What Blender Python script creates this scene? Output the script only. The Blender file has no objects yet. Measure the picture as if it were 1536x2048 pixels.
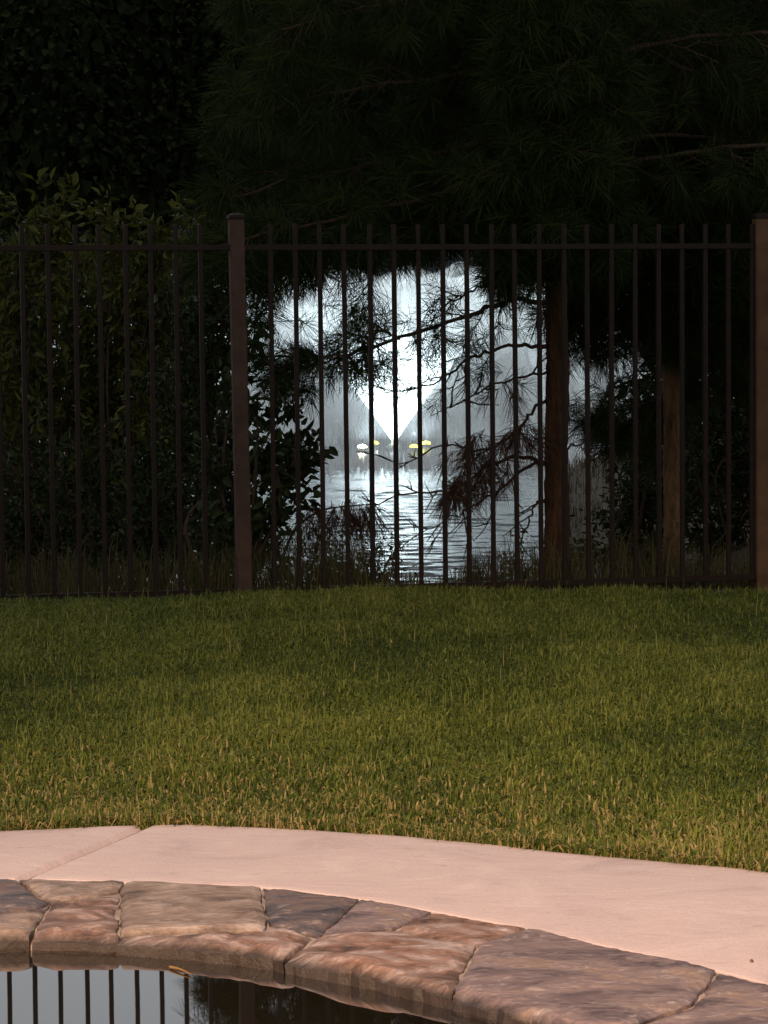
import bpy, bmesh, math, random
import numpy as np
from mathutils import Vector, Matrix, noise, Euler

R = math.radians
random.seed(7)
rng = np.random.default_rng(11)
scene = bpy.context.scene
col = scene.collection

# ------------------------------------------------------------------ camera
FPX = 5681.0                      # focal length in pixels of the 1536x2048 photograph
CAM = Vector((0.0, 0.0, 1.30))
PITCH = math.atan(324.0 / FPX)
ROLL = R(-0.6)
cam_d = bpy.data.cameras.new('camera')
cam = bpy.data.objects.new('camera', cam_d)
col.objects.link(cam)
cam_d.sensor_fit = 'VERTICAL'
cam_d.sensor_height = 36.0
cam_d.lens = 36.0 * FPX / 2048.0
cam_d.clip_start = 0.05
cam_d.clip_end = 2000.0
cam.location = CAM
CM = Euler((math.pi / 2 - PITCH, 0, 0)).to_matrix() @ Matrix.Rotation(ROLL, 3, 'Z')
cam.rotation_euler = CM.to_euler()
scene.camera = cam

# ------------------------------------------------------------------ sky
world = bpy.data.worlds.new('World')
scene.world = world
world.use_nodes = True
wn, wl = world.node_tree.nodes, world.node_tree.links
wn.clear()
w_out = wn.new('ShaderNodeOutputWorld')
w_bg = wn.new('ShaderNodeBackground')
w_sky = wn.new('ShaderNodeTexSky')
w_sky.sky_type = 'NISHITA'
w_sky.sun_disc = False
w_sky.sun_elevation = R(4)
w_sky.sun_rotation = R(160)
w_bg.inputs['Strength'].default_value = 0.05
# low night cloud over a town: the clear sky is nearly lost behind an even pale overcast
w_mix = wn.new('ShaderNodeMixRGB')
w_mix.inputs['Fac'].default_value = 0.9
w_mix.inputs['Color2'].default_value = (10.8, 11.1, 11.7, 1)
wl.new(w_sky.outputs[0], w_mix.inputs['Color1'])
wl.new(w_mix.outputs[0], w_bg.inputs['Color'])
wl.new(w_bg.outputs[0], w_out.inputs[0])

# ------------------------------------------------------------------ moon (sun lamp) and the house's patio light
sun_d = bpy.data.lights.new('moonlight', 'SUN')
sun_d.energy = 0.02
sun_d.angle = R(10)
sun_d.color = (1.0, 0.95, 0.88)
sun = bpy.data.objects.new('moonlight', sun_d)
col.objects.link(sun)
sun.rotation_euler = (R(62), 0, R(-20))

pat_d = bpy.data.lights.new('patio_light', 'SPOT')
pat_d.energy = 6900
pat_d.color = (1.0, 0.71, 0.46)
pat_d.spot_size = R(37)
pat_d.spot_blend = 1.0
pat_d.shadow_soft_size = 0.45
pat = bpy.data.objects.new('patio_light', pat_d)
col.objects.link(pat)
pat.location = (-1.8, -1.4, 4.6)
pat.rotation_euler = (Vector((-0.1, 6.1, 0.0)) - Vector(pat.location)).to_track_quat('-Z', 'Y').to_euler()

scene.view_settings.view_transform = 'Standard'
scene.view_settings.look = 'None'
scene.view_settings.exposure = 0.0
scene.view_settings.gamma = 1.0
scene.view_settings.use_curve_mapping = False
scene.render.engine = 'CYCLES'
scene.cycles.use_denoising = True
scene.cycles.max_bounces = 6
scene.cycles.transparent_max_bounces = 24
scene.cycles.sample_clamp_indirect = 4.0

# ------------------------------------------------------------------ helpers
def ray(x, y):
    return CM @ Vector(((x - 768.0) / FPX, -(y - 1024.0) / FPX, -1.0))

def pz(x, y, z=0.0):
    """where the sight line through a photo pixel meets the level z"""
    d = ray(x, y)
    return CAM + d * ((z - CAM.z) / d.z)

def py(x, y, Y):
    """where it meets the depth Y"""
    d = ray(x, y)
    return CAM + d * ((Y - CAM.y) / d.y)

class MB:
    """collects vertices, quads and triangles (plus a tint per vertex) for one mesh object"""
    def __init__(self):
        self.v, self.q, self.t, self.c, self.n = [], [], [], [], 0
    def add(self, v, quads=None, tris=None, tint=None):
        v = np.asarray(v, dtype=np.float64).reshape(-1, 3)
        if quads is not None and len(quads):
            self.q.append(np.asarray(quads, dtype=np.int64).reshape(-1, 4) + self.n)
        if tris is not None and len(tris):
            self.t.append(np.asarray(tris, dtype=np.int64).reshape(-1, 3) + self.n)
        self.v.append(v)
        if tint is None:
            tint = np.full((len(v), 3), 0.5)
        tint = np.asarray(tint, dtype=np.float64).reshape(-1, 3)
        if len(tint) == 1:
            tint = np.repeat(tint, len(v), 0)
        self.c.append(tint)
        self.n += len(v)
    def build(self, name, mat, parent=None, smooth=False, origin=None):
        v = np.concatenate(self.v) if self.v else np.zeros((0, 3))
        if origin is not None:
            v = v - np.array(origin)[None]
        c = np.concatenate(self.c) if self.c else np.zeros((0, 3))
        q = np.concatenate(self.q) if self.q else np.zeros((0, 4), int)
        t = np.concatenate(self.t) if self.t else np.zeros((0, 3), int)
        me = bpy.data.meshes.new(name)
        me.vertices.add(len(v))
        me.vertices.foreach_set('co', v.astype(np.float32).ravel())
        nl = len(q) * 4 + len(t) * 3
        me.loops.add(nl)
        me.loops.foreach_set('vertex_index', np.concatenate([q.ravel(), t.ravel()]).astype(np.int32))
        me.polygons.add(len(q) + len(t))
        st = np.concatenate([np.arange(len(q)) * 4, len(q) * 4 + np.arange(len(t)) * 3]).astype(np.int32)
        me.polygons.foreach_set('loop_start', st)
        me.polygons.foreach_set('use_smooth', np.full(len(q) + len(t), smooth))
        me.update(calc_edges=True)
        at = me.attributes.new('tint', 'FLOAT_COLOR', 'POINT')
        rgba = np.ones((len(v), 4), np.float32)
        rgba[:, :3] = c
        at.data.foreach_set('color', rgba.ravel())
        me.materials.append(mat)
        return put(name, me, parent, origin)

def put(name, me, parent=None, loc=None):
    o = bpy.data.objects.new(name, me)
    col.objects.link(o)
    if parent is not None:
        o.parent = parent
        if loc is not None:
            o.location = Vector(loc) - parent.location
        else:
            o.location = -parent.location
    elif loc is not None:
        o.location = loc
    return o

def empty(name, loc, label, cat, group=None):
    o = bpy.data.objects.new(name, None)
    o.empty_display_size = 0.2
    col.objects.link(o)
    o.location = loc
    return tag(o, label, cat, group)

def tag(o, label=None, cat=None, group=None, kind=None):
    for k, v in (('label', label), ('category', cat), ('group', group), ('kind', kind)):
        if v:
            o[k] = v
    return o

def unit(a):
    return a / np.maximum(np.linalg.norm(a, axis=-1, keepdims=True), 1e-9)

def frame(A):
    ref = np.where(np.abs(A[:, 2:3]) < 0.9, np.array([[0, 0, 1.0]]), np.array([[1.0, 0, 0]]))
    U = unit(np.cross(A, ref))
    return U, np.cross(A, U)

def smooth_path(P, n):
    """Catmull-Rom through the points"""
    P = np.asarray(P, float)
    P = np.vstack([2 * P[0] - P[1], P, 2 * P[-1] - P[-2]])
    m = len(P) - 3
    out = []
    for k in range(n):
        s = k / (n - 1) * m
        i = min(int(s), m - 1)
        t = s - i
        a, b, c, d = P[i], P[i + 1], P[i + 2], P[i + 3]
        out.append(0.5 * (2 * b + (c - a) * t + (2 * a - 5 * b + 4 * c - d) * t * t + (3 * b - a - 3 * c + d) * t ** 3))
    return np.array(out)

def tube(mb, pts, rad, n=6, tint=None, lump=0.0):
    pts = np.asarray(pts, float)
    rad = np.broadcast_to(np.asarray(rad, float), (len(pts),))
    T = unit(np.gradient(pts, axis=0))
    U = np.zeros_like(T)
    u = np.cross(T[0], [0.3, 0.2, 0.9])
    u /= max(np.linalg.norm(u), 1e-6)
    for i in range(len(T)):
        u = u - T[i] * np.dot(u, T[i])
        u /= max(np.linalg.norm(u), 1e-6)
        U[i] = u
    V = np.cross(T, U)
    a = np.arange(n) / n * 2 * math.pi
    rr = rad[:, None, None] * np.ones((1, n, 1))
    if lump:
        rr = rr * (1 + lump * rng.standard_normal((len(pts), n, 1)))
    v = pts[:, None] + (U[:, None] * np.cos(a)[None, :, None] + V[:, None] * np.sin(a)[None, :, None]) * rr
    i, j = np.meshgrid(np.arange(len(pts) - 1), np.arange(n), indexing='ij')
    k = (j + 1) % n
    q = np.stack([i * n + j, i * n + k, (i + 1) * n + k, (i + 1) * n + j], -1).reshape(-1, 4)
    mb.add(v.reshape(-1, 3), q, tint=tint)

def grid(mb, X, Y, Z, tint=None):
    h, w = X.shape
    i, j = np.meshgrid(np.arange(h - 1), np.arange(w - 1), indexing='ij')
    q = np.stack([i * w + j, i * w + j + 1, (i + 1) * w + j + 1, (i + 1) * w + j], -1).reshape(-1, 4)
    mb.add(np.stack([X, Y, Z], -1).reshape(-1, 3), q, tint=tint)

def box(mb, lo, hi):
    x0, y0, z0 = lo
    x1, y1, z1 = hi
    v = [(x0, y0, z0), (x1, y0, z0), (x1, y1, z0), (x0, y1, z0), (x0, y0, z1), (x1, y0, z1), (x1, y1, z1), (x0, y1, z1)]
    mb.add(v, [(0, 3, 2, 1), (4, 5, 6, 7), (0, 1, 5, 4), (1, 2, 6, 5), (2, 3, 7, 6), (3, 0, 4, 7)])

# ------------------------------------------------------------------ materials
def nodes(name):
    m = bpy.data.materials.new(name)
    m.use_nodes = True
    nt = m.node_tree
    b = nt.nodes['Principled BSDF']
    return m, nt.nodes, nt.links, b

def ramp(n, stops):
    r = n.new('ShaderNodeValToRGB')
    e = r.color_ramp.elements
    while len(e) < len(stops):
        e.new(0.5)
    for k, (p, c) in enumerate(stops):
        e[k].position = p
        e[k].color = (*c, 1)
    return r

def noisetex(n, l, scale, detail=5, rough=0.55, vec=None, dist=0.0):
    t = n.new('ShaderNodeTexNoise')
    t.inputs['Scale'].default_value = scale
    t.inputs['Detail'].default_value = detail
    t.inputs['Roughness'].default_value = rough
    t.inputs['Distortion'].default_value = dist
    if vec is not None:
        l.new(vec, t.inputs['Vector'])
    return t

def coords(n, l, scale=(1, 1, 1)):
    tc = n.new('ShaderNodeTexCoord')
    mp = n.new('ShaderNodeMapping')
    mp.inputs['Scale'].default_value = scale
    l.new(tc.outputs['Object'], mp.inputs['Vector'])
    return mp.outputs[0]

def bump(n, l, b, src, strength, dist):
    bp = n.new('ShaderNodeBump')
    bp.inputs['Strength'].default_value = strength
    bp.inputs['Distance'].default_value = dist
    l.new(src, bp.inputs['Height'])
    l.new(bp.outputs[0], b.inputs['Normal'])

def leaf_mat(name, dark, light, rough=0.45, trans=0.25, spec=0.12):
    """colour from each leaf's own tint; thin leaves let a little light through"""
    m, n, l, b = nodes(name)
    at = n.new('ShaderNodeAttribute')
    at.attribute_name = 'tint'
    sep = n.new('ShaderNodeSeparateColor')
    l.new(at.outputs['Color'], sep.inputs[0])
    r = ramp(n, [(0.0, dark), (1.0, light)])
    l.new(sep.outputs[0], r.inputs[0])
    l.new(r.outputs[0], b.inputs['Base Color'])
    b.inputs['Roughness'].default_value = rough
    b.inputs['Specular IOR Level'].default_value = spec
    tr = n.new('ShaderNodeBsdfTranslucent')
    l.new(r.outputs[0], tr.inputs[0])
    mx = n.new('ShaderNodeMixShader')
    mx.inputs[0].default_value = trans
    l.new(b.outputs[0], mx.inputs[1])
    l.new(tr.outputs[0], mx.inputs[2])
    l.new(mx.outputs[0], n['Material Output'].inputs[0])
    return m

def grass_mat():
    m, n, l, b = nodes('grass_blades')
    at = n.new('ShaderNodeAttribute')
    at.attribute_name = 'tint'
    sep = n.new('ShaderNodeSeparateColor')
    l.new(at.outputs['Color'], sep.inputs[0])
    r = ramp(n, [(0.0, (0.036, 0.052, 0.007)), (0.40, (0.082, 0.106, 0.013)), (0.78, (0.165, 0.175, 0.030)), (0.86, (0.22, 0.17, 0.060)), (1.0, (0.34, 0.25, 0.10))])
    l.new(sep.outputs[0], r.inputs[0])
    l.new(r.outputs[0], b.inputs['Base Color'])
    b.inputs['Roughness'].default_value = 0.55
    b.inputs['Specular IOR Level'].default_value = 0.25
    tr = n.new('ShaderNodeBsdfTranslucent')
    l.new(r.outputs[0], tr.inputs[0])
    mx = n.new('ShaderNodeMixShader')
    mx.inputs[0].default_value = 0.2
    l.new(b.outputs[0], mx.inputs[1])
    l.new(tr.outputs[0], mx.inputs[2])
    l.new(mx.outputs[0], n['Material Output'].inputs[0])
    return m

def soil_mat(name, c1, c2, scale=9):
    m, n, l, b = nodes(name)
    v = coords(n, l)
    t = noisetex(n, l, scale, 8, 0.65, v)
    r = ramp(n, [(0.3, c1), (0.7, c2)])
    l.new(t.outputs[0], r.inputs[0])
    l.new(r.outputs[0], b.inputs['Base Color'])
    b.inputs['Roughness'].default_value = 0.95
    bump(n, l, b, t.outputs[0], 0.6, 0.03)
    return m

def bark_mat(name, c1, c2):
    m, n, l, b = nodes(name)
    v = coords(n, l, (26, 26, 7))
    t = noisetex(n, l, 1.0, 6, 0.6, v, 0.6)
    vo = n.new('ShaderNodeTexVoronoi')
    vo.feature = 'DISTANCE_TO_EDGE'
    vo.inputs['Scale'].default_value = 1.1
    l.new(v, vo.inputs['Vector'])
    r = ramp(n, [(0.25, c1), (0.75, c2)])
    l.new(t.outputs[0], r.inputs[0])
    l.new(r.outputs[0], b.inputs['Base Color'])
    b.inputs['Roughness'].default_value = 0.9
    b.inputs['Specular IOR Level'].default_value = 0.1
    mr = n.new('ShaderNodeMath')
    mr.operation = 'MINIMUM'
    mr.inputs[1].default_value = 0.22
    l.new(vo.outputs['Distance'], mr.inputs[0])
    ad = n.new('ShaderNodeMath')
    ad.operation = 'MULTIPLY_ADD'
    ad.inputs[1].default_value = 0.25
    l.new(t.outputs[0], ad.inputs[0])
    l.new(mr.outputs[0], ad.inputs[2])
    bump(n, l, b, ad.outputs[0], 1.0, 0.03)
    return m

def stone_mat(name, stops, seed):
    m, n, l, b = nodes(name)
    tc = n.new('ShaderNodeTexCoord')
    mp = n.new('ShaderNodeMapping')
    mp.inputs['Location'].default_value = (seed * 3.1, seed * 1.7, seed)
    mp.inputs['Scale'].default_value = (1, 1.6, 1)
    l.new(tc.outputs['Object'], mp.inputs['Vector'])
    big = noisetex(n, l, 5.0, 10, 0.70, mp.outputs[0], 0.9)
    fine = noisetex(n, l, 40, 9, 0.76, mp.outputs[0], 0.2)
    r = ramp(n, [(0.5 + (p - 0.5) * 0.55, c) for p, c in stops])
    l.new(big.outputs[0], r.inputs[0])
    mx = n.new('ShaderNodeMixRGB')
    mx.blend_type = 'OVERLAY'
    mx.inputs['Fac'].default_value = 0.75
    l.new(r.outputs[0], mx.inputs[1])
    l.new(fine.outputs[0], mx.inputs[2])
    cr = noisetex(n, l, 9, 8, 0.7, mp.outputs[0], 2.2)
    crr = ramp(n, [(0.55, (0, 0, 0)), (0.64, (0.55, 0.55, 0.55))])
    l.new(cr.outputs[0], crr.inputs[0])
    cx = n.new('ShaderNodeMixRGB'); cx.inputs[2].default_value = (0.46, 0.36, 0.33, 1)
    l.new(crr.outputs[0], cx.inputs[0]); l.new(mx.outputs[0], cx.inputs[1])
    mx = cx
    # colour turns dark brown low on the stones' flanks, with a noisy upper edge
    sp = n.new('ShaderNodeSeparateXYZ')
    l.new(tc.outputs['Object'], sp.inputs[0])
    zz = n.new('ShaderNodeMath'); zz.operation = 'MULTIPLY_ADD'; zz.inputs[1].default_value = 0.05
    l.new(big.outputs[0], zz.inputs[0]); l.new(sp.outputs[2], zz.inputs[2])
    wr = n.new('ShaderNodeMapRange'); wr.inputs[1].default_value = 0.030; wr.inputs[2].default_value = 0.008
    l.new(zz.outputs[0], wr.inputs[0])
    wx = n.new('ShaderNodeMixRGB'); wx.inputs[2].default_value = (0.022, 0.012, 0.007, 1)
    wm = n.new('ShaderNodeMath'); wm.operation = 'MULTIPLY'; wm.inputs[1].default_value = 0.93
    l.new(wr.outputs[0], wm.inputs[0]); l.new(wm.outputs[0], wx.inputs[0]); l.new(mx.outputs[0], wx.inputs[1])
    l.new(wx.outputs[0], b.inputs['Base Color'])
    rr = ramp(n, [(0.35, (0.30,) * 3), (0.7, (0.62,) * 3)])
    l.new(big.outputs[0], rr.inputs[0])
    l.new(rr.outputs[0], b.inputs['Roughness'])
    ad = n.new('ShaderNodeMath')
    ad.operation = 'MULTIPLY_ADD'
    ad.inputs[1].default_value = 0.6
    l.new(fine.outputs[0], ad.inputs[0])
    l.new(big.outputs[0], ad.inputs[2])
    grit = noisetex(n, l, 190, 5, 0.7, mp.outputs[0])
    a2 = n.new('ShaderNodeMath')
    a2.operation = 'MULTIPLY_ADD'
    a2.inputs[1].default_value = 0.16
    l.new(grit.outputs[0], a2.inputs[0])
    l.new(ad.outputs[0], a2.inputs[2])
    bump(n, l, b, a2.outputs[0], 0.55, 0.018)
    return m

def concrete_mat():
    m, n, l, b = nodes('pink_concrete')
    v = coords(n, l)
    big = noisetex(n, l, 3.2, 9, 0.66, v, 0.8)
    fine = noisetex(n, l, 120, 4, 0.7, v)
    tro = noisetex(n, l, 7, 5, 0.6, coords(n, l, (1, 1.7, 1)), 1.0)
    r = ramp(n, [(0.28, (0.41, 0.302, 0.292)), (0.45, (0.505, 0.376, 0.362)), (0.55, (0.525, 0.392, 0.372)), (0.72, (0.59, 0.455, 0.43))])
    l.new(big.outputs[0], r.inputs[0])
    mx = n.new('ShaderNodeMixRGB')
    mx.blend_type = 'OVERLAY'
    mx.inputs['Fac'].default_value = 0.3
    l.new(r.outputs[0], mx.inputs[1])
    l.new(fine.outputs[0], mx.inputs[2])
    spots = noisetex(n, l, 16, 3, 0.5, coords(n, l, (1, 1.5, 1)), 0.3)
    sr = ramp(n, [(0.64, (1, 1, 1)), (0.74, (0.70, 0.64, 0.60))])
    l.new(spots.outputs[0], sr.inputs[0])
    m2 = n.new('ShaderNodeMixRGB')
    m2.blend_type = 'MULTIPLY'
    m2.inputs['Fac'].default_value = 0.5
    l.new(mx.outputs[0], m2.inputs[1])
    l.new(sr.outputs[0], m2.inputs[2])
    l.new(m2.outputs[0], b.inputs['Base Color'])
    b.inputs['Roughness'].default_value = 0.85
    ad = n.new('ShaderNodeMath')
    ad.operation = 'MULTIPLY_ADD'
    ad.inputs[1].default_value = 0.06
    l.new(fine.outputs[0], ad.inputs[0])
    l.new(tro.outputs[0], ad.inputs[2])
    bump(n, l, b, ad.outputs[0], 0.32, 0.012)
    return m

def plain(name, c, rough=0.6, metal=0.0, var=0.15, scale=30, spec=0.5):
    m, n, l, b = nodes(name)
    t = noisetex(n, l, scale, 5, 0.6, coords(n, l))
    r = ramp(n, [(0.3, tuple(x * (1 - var) for x in c)), (0.7, tuple(x * (1 + var) for x in c))])
    l.new(t.outputs[0], r.inputs[0])
    l.new(r.outputs[0], b.inputs['Base Color'])
    b.inputs['Roughness'].default_value = rough
    b.inputs['Metallic'].default_value = metal
    b.inputs['Specular IOR Level'].default_value = spec
    bump(n, l, b, t.outputs[0], 0.15, 0.004)
    return m

def water_mat(name, c, rough, ripple=None, coat=0.0):
    m, n, l, b = nodes(name)
    b.inputs['Base Color'].default_value = (*c, 1)
    b.inputs['Roughness'].default_value = rough
    b.inputs['IOR'].default_value = 1.34
    b.inputs['Coat Weight'].default_value = coat
    b.inputs['Coat Roughness'].default_value = rough
    if ripple:
        s, st, d, an = ripple
        t = noisetex(n, l, s, 3, 0.5, coords(n, l, an))
        bump(n, l, b, t.outputs[0], st, d)
    return m

def spray_mat():
    """falling drops: white, thin, broken into streaks along the flow (tint = across, along, thickness)"""
    m, n, l, b = nodes('water_spray')
    at = n.new('ShaderNodeAttribute')
    at.attribute_name = 'tint'
    sep = n.new('ShaderNodeSeparateColor')
    l.new(at.outputs['Color'], sep.inputs[0])
    tc = n.new('ShaderNodeCombineXYZ')
    l.new(sep.outputs[0], tc.inputs[0])
    l.new(sep.outputs[1], tc.inputs[1])
    mp = n.new('ShaderNodeMapping')
    mp.inputs['Scale'].default_value = (120, 2.2, 1)
    l.new(tc.outputs[0], mp.inputs['Vector'])
    t = noisetex(n, l, 1.0, 3, 0.55, mp.outputs[0])
    r = n.new('ShaderNodeMapRange')
    r.inputs[1].default_value = 0.36
    r.inputs[2].default_value = 0.68
    l.new(t.outputs[0], r.inputs[0])
    mul = n.new('ShaderNodeMath')
    mul.operation = 'MULTIPLY'
    l.new(r.outputs[0], mul.inputs[0])
    l.new(sep.outputs[2], mul.inputs[1])
    df = n.new('ShaderNodeBsdfDiffuse')
    tl = n.new('ShaderNodeBsdfTranslucent')
    for s in (df, tl):
        s.inputs[0].default_value = (0.93, 0.95, 0.95, 1)
    mx = n.new('ShaderNodeMixShader')
    mx.inputs[0].default_value = 0.5
    l.new(df.outputs[0], mx.inputs[1])
    l.new(tl.outputs[0], mx.inputs[2])
    tp = n.new('ShaderNodeBsdfTransparent')
    m2 = n.new('ShaderNodeMixShader')
    l.new(mul.outputs[0], m2.inputs[0])
    l.new(tp.outputs[0], m2.inputs[1])
    l.new(mx.outputs[0], m2.inputs[2])
    l.new(m2.outputs[0], n['Material Output'].inputs[0])
    return m

def glow_mat(name, c, s):
    m, n, l, b = nodes(name)
    b.inputs['Base Color'].default_value = (*c, 1)
    b.inputs['Emission Color'].default_value = (*c, 1)
    b.inputs['Emission Strength'].default_value = s
    return m

M = {
    'grass': grass_mat(),
    'soil': soil_mat('lawn_soil', (0.030, 0.024, 0.010), (0.060, 0.045, 0.018)),
    'bank': soil_mat('bank_earth', (0.035, 0.030, 0.018), (0.075, 0.062, 0.040)),
    'concrete': concrete_mat(),
    'mortar': plain('mortar', (0.27, 0.20, 0.17), 0.95, var=0.3, scale=20),
    'plaster': plain('pool_plaster', (0.05, 0.06, 0.06), 0.8),
    'iron': plain('dark_iron_paint', (0.015, 0.009, 0.006), 0.45, var=0.25, spec=0.1),
    'pool': water_mat('pool_water', (0.012, 0.009, 0.006), 0.015, (1.6, 0.05, 0.01, (1, 1, 1)), 1.0),
    'pond': water_mat('pond_water', (0.008, 0.011, 0.015), 0.16, (5.0, 0.12, 0.02, (0.5, 1, 1))),
    'spray': spray_mat(),
    'bark': bark_mat('pine_bark', (0.026, 0.014, 0.008), (0.105, 0.052, 0.026)),
    'bark_pale': bark_mat('pale_pine_bark', (0.050, 0.028, 0.014), (0.22, 0.125, 0.062)),
    'twig': bark_mat('twig_bark', (0.030, 0.020, 0.013), (0.075, 0.050, 0.032)),
    'needle': leaf_mat('pine_needles', (0.012, 0.020, 0.005), (0.034, 0.046, 0.010), 0.6, 0.2, 0.06),
    'dead': leaf_mat('dead_needles', (0.040, 0.018, 0.010), (0.10, 0.048, 0.024), 0.7, 0.2),
    'leaf': leaf_mat('broad_leaves', (0.024, 0.028, 0.005), (0.095, 0.098, 0.016), 0.38, 0.2),
    'leaf2': leaf_mat('dark_leaves', (0.014, 0.022, 0.008), (0.040, 0.052, 0.016), 0.42, 0.2),
    'weed': leaf_mat('weeds', (0.030, 0.032, 0.010), (0.11, 0.085, 0.035), 0.6, 0.2),
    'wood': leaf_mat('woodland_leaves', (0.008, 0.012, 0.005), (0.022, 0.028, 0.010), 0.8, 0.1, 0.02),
    'plastic': plain('black_plastic', (0.02, 0.02, 0.02), 0.4),
    'lens': glow_mat('lamp_lens', (1.0, 0.92, 0.07), 13.0),
    'lens_bright': glow_mat('bright_lamp_lens', (1.0, 0.97, 0.60), 90.0),
    'nozzle': plain('pale_plastic', (0.42, 0.45, 0.30), 0.5),
    'post': plain('brown_post', (0.050, 0.028, 0.020), 0.7, var=0.3, scale=14, spec=0.15),
    'post_tan': plain('tan_post', (0.085, 0.047, 0.026), 0.75, var=0.35, scale=9, spec=0.15),
    'dry': leaf_mat('dry_leaf', (0.16, 0.075, 0.025), (0.34, 0.19, 0.07), 0.6, 0.25),
}
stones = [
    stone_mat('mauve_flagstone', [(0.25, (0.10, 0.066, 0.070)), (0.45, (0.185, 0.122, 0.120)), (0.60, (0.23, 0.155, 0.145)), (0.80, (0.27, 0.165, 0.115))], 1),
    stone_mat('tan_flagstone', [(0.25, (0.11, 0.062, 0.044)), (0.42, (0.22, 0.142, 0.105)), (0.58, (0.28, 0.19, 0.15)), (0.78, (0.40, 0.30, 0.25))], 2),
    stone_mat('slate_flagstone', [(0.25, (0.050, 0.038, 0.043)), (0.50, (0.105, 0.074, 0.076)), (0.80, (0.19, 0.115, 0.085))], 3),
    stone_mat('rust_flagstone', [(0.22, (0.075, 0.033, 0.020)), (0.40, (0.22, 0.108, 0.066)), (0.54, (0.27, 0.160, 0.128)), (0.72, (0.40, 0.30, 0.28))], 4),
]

# ------------------------------------------------------------------ edges of deck and pool (level z = 0)
def curve(pts, n=200):
    return smooth_path([tuple(p) for p in pts], n)
GRASS_PX = [(-900, 1720), (-420, 1682), (0, 1660), (300, 1649), (560, 1655), (768, 1668), (1100, 1700), (1536, 1743), (2100, 1815), (2800, 1930)]
BACK_PX = [(-900, 1800), (-420, 1770), (0, 1757), (250, 1764), (523, 1774), (720, 1797), (878, 1825), (1057, 1858), (1318, 1915), (1536, 1966), (2100, 2120), (2700, 2330)]
FRONT_PX = [(-900, 1915), (-420, 1882), (-20, 1869), (250, 1874), (540, 1902), (700, 1932), (800, 1955), (905, 1982), (1130, 2052), (1560, 2190), (2100, 2420), (2700, 2760)]
grass_c = curve([pz(x, y) for x, y in GRASS_PX])
back_c = curve([pz(x, y) for x, y in BACK_PX])
front_c = curve([pz(x, y) for x, y in FRONT_PX])
def edge_y(c, x):
    return np.interp(x, c[:, 0], c[:, 1])

# ------------------------------------------------------------------ fence line
TH = R(12.0)
F0 = py(768, 1180, 13.0)
FU = Vector((math.cos(TH), math.sin(TH), 0))
FN = Vector((-math.sin(TH), math.cos(TH), 0))
GZ = 0.20                                         # ground level at the fence
def gz(x):
    return GZ - 0.034 * np.clip(x, 0, 4)
def fence_y(x):
    return F0.y + (x - F0.x) * math.tan(TH)
def on_fence(x, y):
    d = ray(x, y)
    p = CAM + d * ((F0 - CAM).dot(FN) / d.dot(FN))
    return (p - F0).dot(FU), p.z

# ------------------------------------------------------------------ lawn
def lawn_z(x, y):
    ye = edge_y(grass_c, x)
    t = np.clip((y - ye) / np.maximum(fence_y(x) - ye, 0.5), 0, 1.2)
    return -0.02 + (gz(x) + 0.02) * t + 0.012 * np.sin(x * 2.3 + 0.7) * np.sin(y * 1.9) * np.clip(t * 6, 0, 1) * np.clip((1 - t) * 5, 0, 1)
xs = np.concatenate([np.linspace(-40, -4.2, 14), np.linspace(-4, 4, 90), np.linspace(4.2, 40, 14)])
ts = np.linspace(0, 1, 60)
X = np.repeat(xs[None], 60, 0)
ye = edge_y(grass_c, xs)[None]
yf = np.maximum(fence_y(np.clip(xs, -9, 9)), 8)[None]
Y = ye + 0.004 + (yf - ye) * ts[:, None]
mb = MB()
grid(mb, X, Y, lawn_z(X, Y))
tag(mb.build('lawn', M['soil'], smooth=True), kind='structure')

# ------------------------------------------------------------------ pond bank, pond bed and the land beyond
POND = -1.0
def ground_z(x, y):
    d = y - fence_y(np.clip(x, -9, 9))
    near = gz(x) - 0.135 * np.clip(d - 0.15, 0, 20)
    near = np.maximum(near, -1.7)
    # the bank curves out into the pond on the right
    m = np.clip((x - 1.12 - (y - 25) * 0.06) / 0.55, 0, 1)
    m = m * m * (3 - 2 * m)
    mound = 0.20 + np.clip(x - 1.64, -.3, 1.2) * 0.30 - np.clip(y - 26, 0, 40) * 0.11 - np.clip(24 - y, 0, 5) * 0.05
    near = np.where(d > 0.15, np.maximum(near, np.where(m > 0, near + (mound - near) * m, near)), near)
    l = np.clip((-x - 2.2 - (y - 20) * 0.03) / 2.0, 0, 1)
    near = near + np.where(d > 0.15, l * np.clip(0.0 - near, 0, 2) * np.clip((34 - y) / 6, 0, 1), 0)
    far = np.clip((y - 82) / 9, 0, 1)
    far = -1.7 + 2.2 * far * far * (3 - 2 * far)
    return np.where(y > 60, np.maximum(near * 0 - 1.7, far), near)
ys = np.concatenate([np.linspace(0, 0.5, 5), np.linspace(0.7, 24, 110), np.linspace(24.5, 100, 60), np.array([110, 140, 200, 300, 500, 900])])
xs = np.concatenate([np.array([-600, -200, -80, -40, -20]), np.linspace(-12, 0.4, 62), np.linspace(0.5, 4.5, 60), np.linspace(4.7, 12, 30), np.array([20, 40, 80, 200, 600])])
X = np.repeat(xs[None], len(ys), 0)
Y = fence_y(np.clip(xs, -9, 9))[None] - 0.002 + ys[:, None]
Z = ground_z(X, Y) + 0.02 * np.sin(X * 3.1) * np.sin(Y * 2.7) * np.clip(ys[:, None], 0, 1)
mb = MB()
grid(mb, X, Y, Z)
tag(mb.build('pond_bank', M['bank'], smooth=True), kind='structure')

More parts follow.
